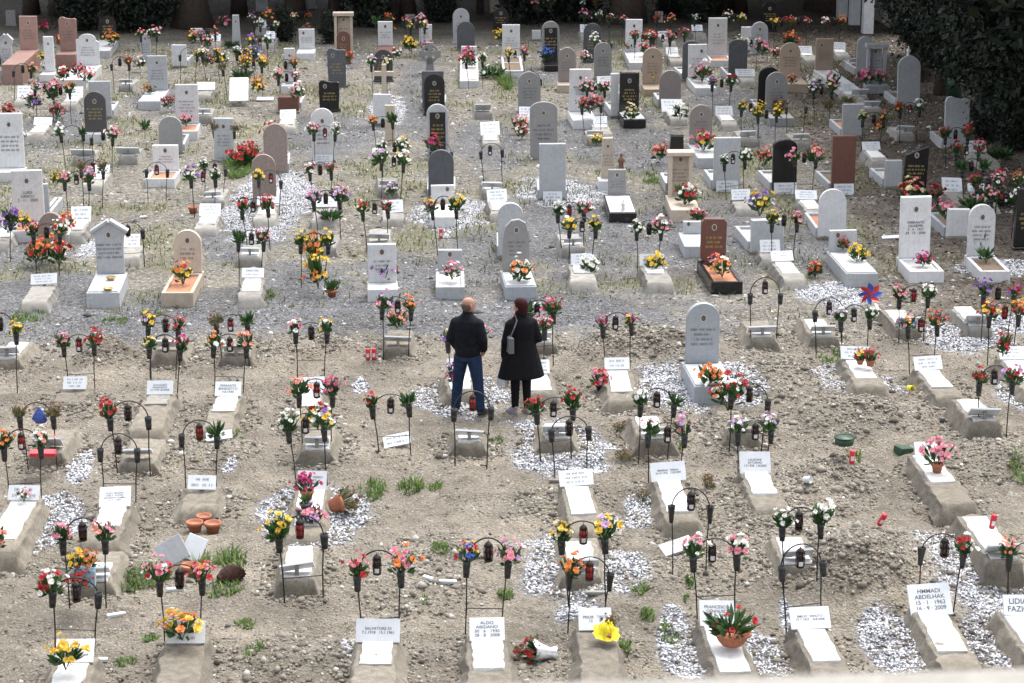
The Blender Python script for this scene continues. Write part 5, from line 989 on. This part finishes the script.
def statuette(px, py, z, h, mat, label, orn=(0, 0, 0)):
    m = MB(); m.lathe([(0, 0), (.19, 0), (.2, .04), (.16, .06), (.15, .2), (.12, .45), (.15, .62), (.13, .74), (.05, .79), (.075, .86), (.075, .94), (.04, 1), (0, 1.01)], 14, cap=False)
    for sx in (-1, 1): m.tube([(sx*.13, -.01, .7), (sx*.17, -.07, .55), (sx*.03, -.16, .6)], [.045, .04, .03], 6)
    e = small('statuette', px, py, z, m, mat, label, 'statuette', orn); e.scale = (h,)*3
statuette(621,172,.2,.42,'figure','brown robed statuette behind the grey headstone with oval portrait'); statuette(102,128,.26,.3,'figure','small orange brown statuette leaning on the charcoal round headstone')
statuette(623,213,.25,.26,'figwhite','white statuette on the black edged slab of the grey headstone'); statuette(908,58,1.16,.32,'figwhite','white figure standing on top of a grey round headstone, upper right'); statuette(141,218,.0,.2,'figwhite','pale reclining figure before the leaning white plate',(1.3,0,.8)); statuette(910,190,.28,.2,'figwhite','small white figure at foot of the black slanted headstone')
# two bowls on the gabled grave
for a, b_, l in ((111,280,'rear'),(108,290,'nearer')):
    m = MB(); m.lathe([(0, 0), (.06, 0), (.09, .04), (.075, .045), (.05, .025), (0, .02)], 16, cap=False); small('brass_bowl', a, b_, .3, m, 'brass', l+' of two brass bowls on the white slab of the gabled grave', 'bowl')
# rubbish bin under the trees
o = thing('rubbish_bin', on(ground(954,101)), .2, 'tall dark green bin standing under the evergreens', 'bin', px=954, py=90)
m = MB(); m.lathe([(0, 0), (.2, 0), (.23, .9), (0, .9)], 16, cap=False); m.build('body', 'green', o, True)
m = MB(); m.lathe([(.24, .88), (.25, .93), (.16, 1.03), (0, 1.06)], 16, cap=False); m.build('lid', 'green', o, True)
# sticks, pieces of marble
for i, (a, b_, L, rz) in enumerate([(116,614,.22,.5),(175,590,.2,.3),(100,662,.16,.1),(428,592,.13,-.6),(448,590,.2,.0),(640,447,.25,.3),(560,484,.3,.1),(596,600,.25,.1)]):
    q_ = random.Random(i); m = MB(); m.box((0, 0, .02), (L, .05, .035), ch=.006)
    e = small('marble_fragment', a, b_, 0, m, 'plate' if i < 5 else 'cement', '', 'stone fragment', (.1, .05, rz), False, 'broken marble fragments on the earth')
    e['label'] = ['white marble fragment on earth right of the flower box grave','white marble fragment near the weeds behind yellow gerberas','white marble fragment by the yellow chrysanthemum grave','pale fragment right of the pink and red flowered stand','long white fragment left of the blue and yellow flowered stand','grey fragment on earth left of an away-facing grave','grey fragment left of a nameplate grave in white gravel','grey fragment behind the pot wrapped in yellow'][i]
# ================================================================== THE TWO VISITORS
M['skin'] = plain('skin', (.36,.2,.145), .6, var=.08); M['jacket'] = plain('dark navy jacket', (.006,.0065,.01), .8, var=.45, sc=14); M['jeans'] = plain('blue jeans', (.014,.025,.055), .9, var=.3, sc=18)
M['coat'] = plain('black wool coat', (.006,.006,.007), .95, var=.3, sc=25); M['trousers'] = plain('black trousers', (.006,.006,.007), .9); M['shoeblack'] = plain('black shoes', (.01,.01,.01), .4); M['shoegrey'] = plain('grey shoes', (.22,.22,.24), .6)
M['hairred'] = plain('dark red hair', (.03,.005,.006), .75, var=.6, sc=40); M['hairgrey'] = plain('short ginger grey hair', (.1,.062,.048), .85, var=.4, sc=60); M['eye'] = plain('eye', (.02,.015,.01), .2); M['lips'] = plain('lips', (.4,.12,.1), .4); M['bag'] = plain('grey handbag', (.09,.095,.105), .6); M['carrier'] = plain('pale carrier bag', (.55,.58,.62), .4)
for k_ in ('jacket', 'coat', 'trousers', 'jeans', 'hairred', 'hairgrey', 'skin'): M[k_].node_tree.nodes['Principled BSDF'].inputs['Specular IOR Level'].default_value = .15
def loft(m, rings, n=16):
    """closed body from elliptical rings (x, y, z, rx, ry)"""
    vs = [(x+rx*math.cos(2*math.pi*k/n), y+ry*math.sin(2*math.pi*k/n), z) for x, y, z, rx, ry in rings for k in range(n)]
    fs = [(i*n+k, i*n+(k+1) % n, (i+1)*n+(k+1) % n, (i+1)*n+k) for i in range(len(rings)-1) for k in range(n)]
    m.add(vs, fs+[tuple(range(n))[::-1], tuple((len(rings)-1)*n+k for k in range(n))])
def limb(m, pts, rad, n=12):
    P = [Vector(p) for p in pts]; d0 = (P[0]-P[1]).normalized(); d1 = (P[-1]-P[-2]).normalized()
    m.tube([P[0]+d0*rad[0]*.7]+P+[P[-1]+d1*rad[-1]*.7], [rad[0]*.5]+list(rad)+[rad[-1]*.5], n)
def fuse(m, name, mat, vox=.011, it=4, parent=None):
    o = m.build('tmp', mat); a = o.modifiers.new('r', 'REMESH'); a.mode = 'VOXEL'; a.voxel_size = vox
    s_ = o.modifiers.new('s', 'SMOOTH'); s_.iterations = it; s_.factor = .5
    dg = bpy.context.evaluated_depsgraph_get(); me = bpy.data.meshes.new_from_object(o.evaluated_get(dg)); me.name = name
    me.materials.clear(); me.materials.append(M[mat]); me.polygons.foreach_set('use_smooth', [True]*len(me.polygons)); me.update()
    bpy.data.objects.remove(o); return link(name, me, parent)
def hand(m, w_, d, side):
    w_ = Vector(w_); d = Vector(d).normalized(); sd_ = d.cross(Vector((side, 0, 0))).normalized(); nrm = d.cross(sd_)
    limb(m, [w_-d*.02, w_+d*.05, w_+d*.09], [.026, .036, .032], 10)
    for k, L in enumerate((.07, .08, .075, .06)):
        b_ = w_+d*.085+sd_*(.027-.018*k); limb(m, [b_, b_+d*L*.5+nrm*.004, b_+d*L*.8+nrm*.02, b_+d*L*.9+nrm*.035], [.009, .0088, .008, .007], 8)
    t0 = w_+d*.03+sd_*.03; limb(m, [t0, t0+sd_*.025+d*.03, t0+sd_*.03+d*.06+nrm*.01], [.012, .0105, .009], 8)
def head(m, c, rz, k=1.0):
    T = Matrix.Translation(c) @ Matrix.Rotation(rz, 4, 'Z'); mm = MB()          # face looks along +Y before turning
    loft(mm, [(0, .015, -.115, .03, .03), (0, .03, -.1, .05, .055), (0, .02, -.07, .062, .075), (0, .008, -.02, .071, .09), (0, 0, .03, .076, .098), (0, -.005, .07, .072, .092), (0, -.008, .1, .055, .07), (0, -.008, .12, .025, .035)])
    limb(mm, [(0, .09, .015), (0, .108, -.015), (0, .112, -.03)], [.008, .013, .015], 8)
    for s_ in (-1, 1): limb(mm, [(s_*.076, -.005, .02), (s_*.082, -.012, -.005), (s_*.076, -.005, -.03)], [.014, .016, .009], 8)
    limb(mm, [(-.025, .088, -.062), (0, .096, -.062), (.025, .088, -.062)], [.006, .008, .006], 6)
    m.add([T @ (Vector(v)*k) for v in mm.v], mm.f); return T
def face_bits(T, par, k=1.0):
    for s_ in (-1, 1):
        m = MB(); m.lathe([(0, 0), (.008, .002), (.011, .006), (0, .009)], 8, T=T @ Matrix.Translation(Vector((s_*.031, .083, .018))*k) @ Matrix.Rotation(-math.pi/2, 4, 'X')); m.build('eye', 'eye', par)
def shoe(m, x, y, rz, L=.27):
    T = Matrix.Translation((x, y, 0)) @ Matrix.Rotation(rz, 4, 'Z'); mm = MB()
    loft(mm, [(0, .06, .0, .042, L/2), (0, .06, .03, .046, L/2+.004), (0, .045, .06, .043, L/2-.03), (0, -.0, .1, .042, .065), (0, -.01, .13, .044, .055)]); m.add([T @ Vector(v) for v in mm.v], mm.f)
def person(px, py, rz, build, label):
    p = on(ground(px, py)); b = build(); b.name = 'person'; b.location = p+Vector((0, 0, .005)); b.rotation_euler.z = rz; tag(b, label, 'person', px=px, py=py); return b
def man():
    LG = lambda o: [([(s_*.095, 0, .88), (s_*.15, .01, .5), (s_*(.185), -.005, .1)], [.1+o, .068+o, .05+o*1.6]) for s_ in (-1, 1)]
    AR = lambda o: [([(s_*.158, -.01, 1.41), (s_*.245, -.04, 1.15), (s_*.2, .13, .97)], [.07+o, .052+o, .038+o]) for s_ in (-1, 1)]
    TR = lambda o, z0: [r for r in [(0, 0, .82, .165+o, .115+o), (0, 0, .95, .172+o, .12+o), (0, 0, 1.06, .165+o, .115+o), (0, -.005, 1.2, .185+o, .125+o), (0, -.01, 1.34, .2+o, .125+o), (0, -.01, 1.43, .185+o, .105+o), (0, -.005, 1.49, .115+o, .075+o), (0, 0, 1.53, .065+o, .06+o)] if r[2] >= z0]
    m = MB(); loft(m, TR(0, 0)); limb(m, [(0, 0, 1.46), (0, .012, 1.58)], [.062, .056])
    for P, r in LG(0)+AR(0): limb(m, P, r)
    for s_ in (-1, 1):
        hand(m, (s_*.2, .15, .955), (-s_*.35, .25, -.7), s_); limb(m, [(s_*.185, -.02, .08), (s_*.2, .13, .04)], [.045, .035])
    T = head(m, Vector((.01, .02, 1.655)), R(-38)); b = fuse(m, 'person', 'skin', .008, 3); face_bits(T, b)
    m = MB(); loft(m, [(0, 0, .89, .182, .132)]+TR(.02, .95)[0:]+[(0, 0, 1.56, .068, .066)]);
    for P, r in AR(.02): limb(m, P, r)
    fuse(m, 'jacket', 'jacket', .013, 12, b)
    m = MB(); loft(m, [r for r in TR(.008, 0) if r[2] < 1.0])
    for P, r in LG(.014): limb(m, P[:2]+[Vector(P[2])+Vector((0, 0, -.01))], r)
    fuse(m, 'jeans', 'jeans', .011, 3, b)
    for s_ in (-1, 1): m = MB(); shoe(m, s_*.195, -.0, -s_*.28); fuse(m, 'shoe', 'shoeblack', .011, 2, b)
    m = MB(); mm = MB(); loft(mm, [(0, -.03, -.075, .06, .055), (0, -.03, -.03, .078, .078), (0, -.028, .02, .0815, .083), (0, -.035, .035, .07, .07), (0, -.04, .04, .045, .045)]); m.add([T @ Vector(v) for v in mm.v], mm.f); fuse(m, 'hair', 'hairgrey', .009, 2, b)
    m = MB(); loft(m, [(0, -.004, 1.53, .073, .072), (0, 0, 1.575, .069, .068)]); m.build('collar', 'jacket', b, True)
    return b
def woman():
    LG = lambda o: [([(s_*.085, 0, .85), (s_*.085, .01, .48), (s_*.09, -.005, .1)], [.095+o, .06+o, .042+o]) for s_ in (-1, 1)]
    AL = [(-.155, -.01, 1.35), (-.23, -.02, 1.08), (-.225, .07, .84)]; ARt = [(.155, -.01, 1.35), (.25, -.03, 1.1), (.15, .2, 1.02)]
    m = MB(); loft(m, [(0, 0, .78, .17, .12), (0, 0, .9, .175, .125), (0, 0, 1.03, .145, .105), (0, -.005, 1.2, .165, .12), (0, -.01, 1.33, .18, .11), (0, -.005, 1.41, .11, .075), (0, 0, 1.45, .06, .055)]); limb(m, [(0, 0, 1.4), (0, .015, 1.5)], [.055, .05])
    for P, r in LG(0): limb(m, P, r)
    limb(m, AL, [.055, .045, .032]); limb(m, ARt, [.055, .045, .032]); hand(m, (-.225, .08, .82), (0, .1, -1), -1); hand(m, (.14, .215, 1.02), (-1, .5, -.1), 1)
    for s_ in (-1, 1): limb(m, [(s_*.09, -.02, .07), (s_*.1, .12, .04)], [.04, .032])
    T = head(m, Vector((-.005, .02, 1.575)), R(36), .96); b = fuse(m, 'person', 'skin', .008, 3); face_bits(T, b, .96)
    m = MB(); loft(m, [(0, .0, .55, .355, .23), (0, 0, .6, .34, .23), (.0, 0, .78, .295, .2), (0, 0, .95, .24, .17), (0, 0, 1.1, .2, .15), (0, -.005, 1.25, .21, .155), (0, -.01, 1.36, .205, .135), (0, -.008, 1.42, .14, .1), (0, 0, 1.5, .072, .075)])
    limb(m, AL, [.085, .075, .058]); limb(m, ARt, [.085, .075, .06]); fuse(m, 'coat', 'coat', .013, 10, b)
    m = MB(); loft(m, [(0, 0, .76, .172, .125), (0, 0, .9, .178, .128)])
    for P, r in LG(.01): limb(m, P, r)
    fuse(m, 'trousers', 'trousers', .012, 3, b)
    for s_ in (-1, 1): m = MB(); shoe(m, s_*.1, .0, -s_*.2+.25, .25); fuse(m, 'shoe', 'shoegrey', .011, 2, b)
    mm = MB(); loft(mm, [(0, -.05, -.1, .055, .045), (0, -.045, -.06, .078, .065), (0, -.03, 0, .09, .09), (0, -.02, .05, .094, .1), (0, -.008, .09, .088, .1), (0, -.008, .125, .06, .07), (0, -.008, .14, .025, .03)])
    m = MB(); m.add([T @ (Vector(v)) for v in mm.v], mm.f); fuse(m, 'hair', 'hairred', .01, 2, b)
    m = MB(); loft(m, [(0, -.002, 1.44, .098, .095), (0, 0, 1.5, .085, .085), (0, .005, 1.53, .075, .078)]); m.build('collar', 'coat', b, True)
    return b
person(468,417,R(-20),man,'bald man in dark jacket and jeans standing with his back turned beside the woman')
_mn = [o for o in S.objects if o.name.startswith('person')][0]; _mn.scale = (1.0, 1.0, .965)
W_ = person(521,415,R(14),woman,'woman with short dark red hair in a long black coat, back turned, beside the man')
o = thing('shoulder_bag', W_.location, R(14), 'grey shoulder bag on a strap, carried by the woman in black', 'handbag', px=510, py=340)
m = MB(); m.box((-.2, -.11, 1.08), (.07, .2, .24), ch=.02); m.build('bag_body', 'bag', o)
m = MB(); m.tube([(-.2, -.14, 1.19), (-.15, -.162, 1.32), (-.1, -.125, 1.42), (-.1, -.04, 1.475), (-.1, .06, 1.43), (-.12, .15, 1.3)], .011, 6); m.build('strap', 'bag', o)
o = thing('carrier_bag', W_.location, R(14), 'pale carrier bag hanging from the left hand of the woman in black', 'bag', px=500, py=372)
m = MB(); n = 12; q_ = random.Random(2)
m.add([(-.245+rx*math.cos(2*math.pi*k/n)*q_.uniform(.9, 1.1), .09+ry*math.sin(2*math.pi*k/n)*q_.uniform(.9, 1.1), z_) for z_, rx, ry in ((.42, .075, .05), (.44, .09, .06), (.55, .085, .055), (.66, .06, .035), (.7, .04, .02)) for k in range(n)], [(i*n+k, i*n+(k+1) % n, (i+1)*n+(k+1) % n, (i+1)*n+k) for i in range(4) for k in range(n)]+[tuple(range(n))[::-1]]); m.build('bag_body', 'carrier', o, True)
m = MB(); m.tube([(-.28, .09, .69), (-.235, .095, .8), (-.21, .09, .69)], .008, 5); m.build('handle', 'carrier', o)
# ================================================================== LABELS: look first, then row and place
MATW = dict(white='white', lgrey='pale grey', grey='grey', bluegrey='blue grey', slate='dark slate', charcoal='charcoal', black='black', brown='rough brown', pinkgrey='pinkish grey', pinkbrown='pink', redbrown='red brown', tan='tan', beige='beige')
SHW = dict(round='round-topped', rect='rectangular', gable='gabled', wavy='wavy-topped', shoulder='shouldered', notch='notched', obelisk='tapering', cross='cross-shaped', celtic='ringed cross', portal='portal', arch='arched', rough='rough-edged', slant='slant-topped', half='half-round')
ORD = ['zeroth','first','second','third','fourth','fifth','sixth','seventh','eighth','ninth','tenth','11th','12th','13th','14th','15th','16th','17th','18th','19th','20th']
def od(n): return ORD[n] if n < len(ORD) else '%dth' % n if n % 10 not in (1, 2, 3) else '%d%s' % (n, {1: 'st', 2: 'nd', 3: 'rd'}[n % 10])
def rows_of(kind, pitch, off):
    L = [(o, k) for o, k in ALL if k.get('kind') == kind]
    D = {}
    for o, k in L: D.setdefault(round((o.location.y-off)/pitch), []).append((o, k))
    for ri, r in enumerate(sorted(D)):
        for xi, (o, k) in enumerate(sorted(D[r], key=lambda t: t[0].location.x)): k['row'] = ri+1; k['ord'] = xi+1; k['n'] = len(D[r])
    return L
def place(k, what):
    o = 'leftmost' if k['ord'] == 1 else 'rightmost' if k['ord'] == k['n'] else od(k['ord'])+' from left'
    r = 'nearest' if k['row'] == 1 else od(k['row'])
    return '%s in %s %s row' % (o, r, what)
for o, k in rows_of('grave', 2.4, ground(487, 625, .41).y):
    if 'shape' in k:
        w_ = ('tall ' if k['h'] > 1.15 else 'low ' if k['h'] < .55 else '')+MATW[k['mat']]+' '+SHW[k['shape']]+' headstone'
        if k['panel']: w_ += ' with black panel'
        elif k['plate']: w_ += ' with white plate'
        elif k['pl'] == 'orange': w_ += ' and orange bed'
        elif k['pl']: w_ += ' and planted bed'
        elif k['sl']: w_ += ' with slab'
        elif k['back']: w_ += ', unmarked'
    else:
        w_ = ('concrete grave, nameplate turned away' if k['face'] == 'A' else 'concrete grave with white nameplate') + (', white cap' if k['cap'] else '')
    o['label'] = w_+', '+place(k, 'grave')
for o, k in rows_of('stand', 2.4, ground(483, 638).y):
    f = [col_words(c) for c in (k['L'], k['R']) if c]
    e = 'empty arch stand' if not f else 'black arch stand'
    k['short'] = place(k, 'stand'); o['label'] = e+(' with '+f[0].replace(', ', ' ').replace(' and', '')+' flowers' if f else '')+', '+k['short']; o['_k'] = 0; del o['_k']
SK = {o.name: k for o, k in ALL if k.get('kind') == 'stand'}
for o, k in ALL:
    if k.get('kind') == 'lantern':
        o['label'] = ('red' if k['lan'] == 'r' else 'dark')+' lantern on arch stand, '+SK[k['where'].name]['short']
    elif k.get('kind') == 'flowers' and 'where' in k and not o.get('label'):
        o['label'] = col_words(k['cols']).replace(', ', ' ').replace(' and', '')+' flowers, '+k['where'][0]+' vase of stand '+SK[k['where'][1].name]['short']
seen = {}
for o, k in ALL:
    l = o['label']; seen.setdefault(l, []).append(o.name)
    if not 4 <= len(l.split()) <= 16: print('LABEL LENGTH', len(l.split()), l)
for l, n in seen.items():
    if len(n) > 1: print('DUPLICATE LABEL', n, l)
print('things', len(ALL), 'objects', len(S.objects))
from collections import Counter
print(Counter(o.name.split('.')[0] for o, k in ALL).most_common(12))
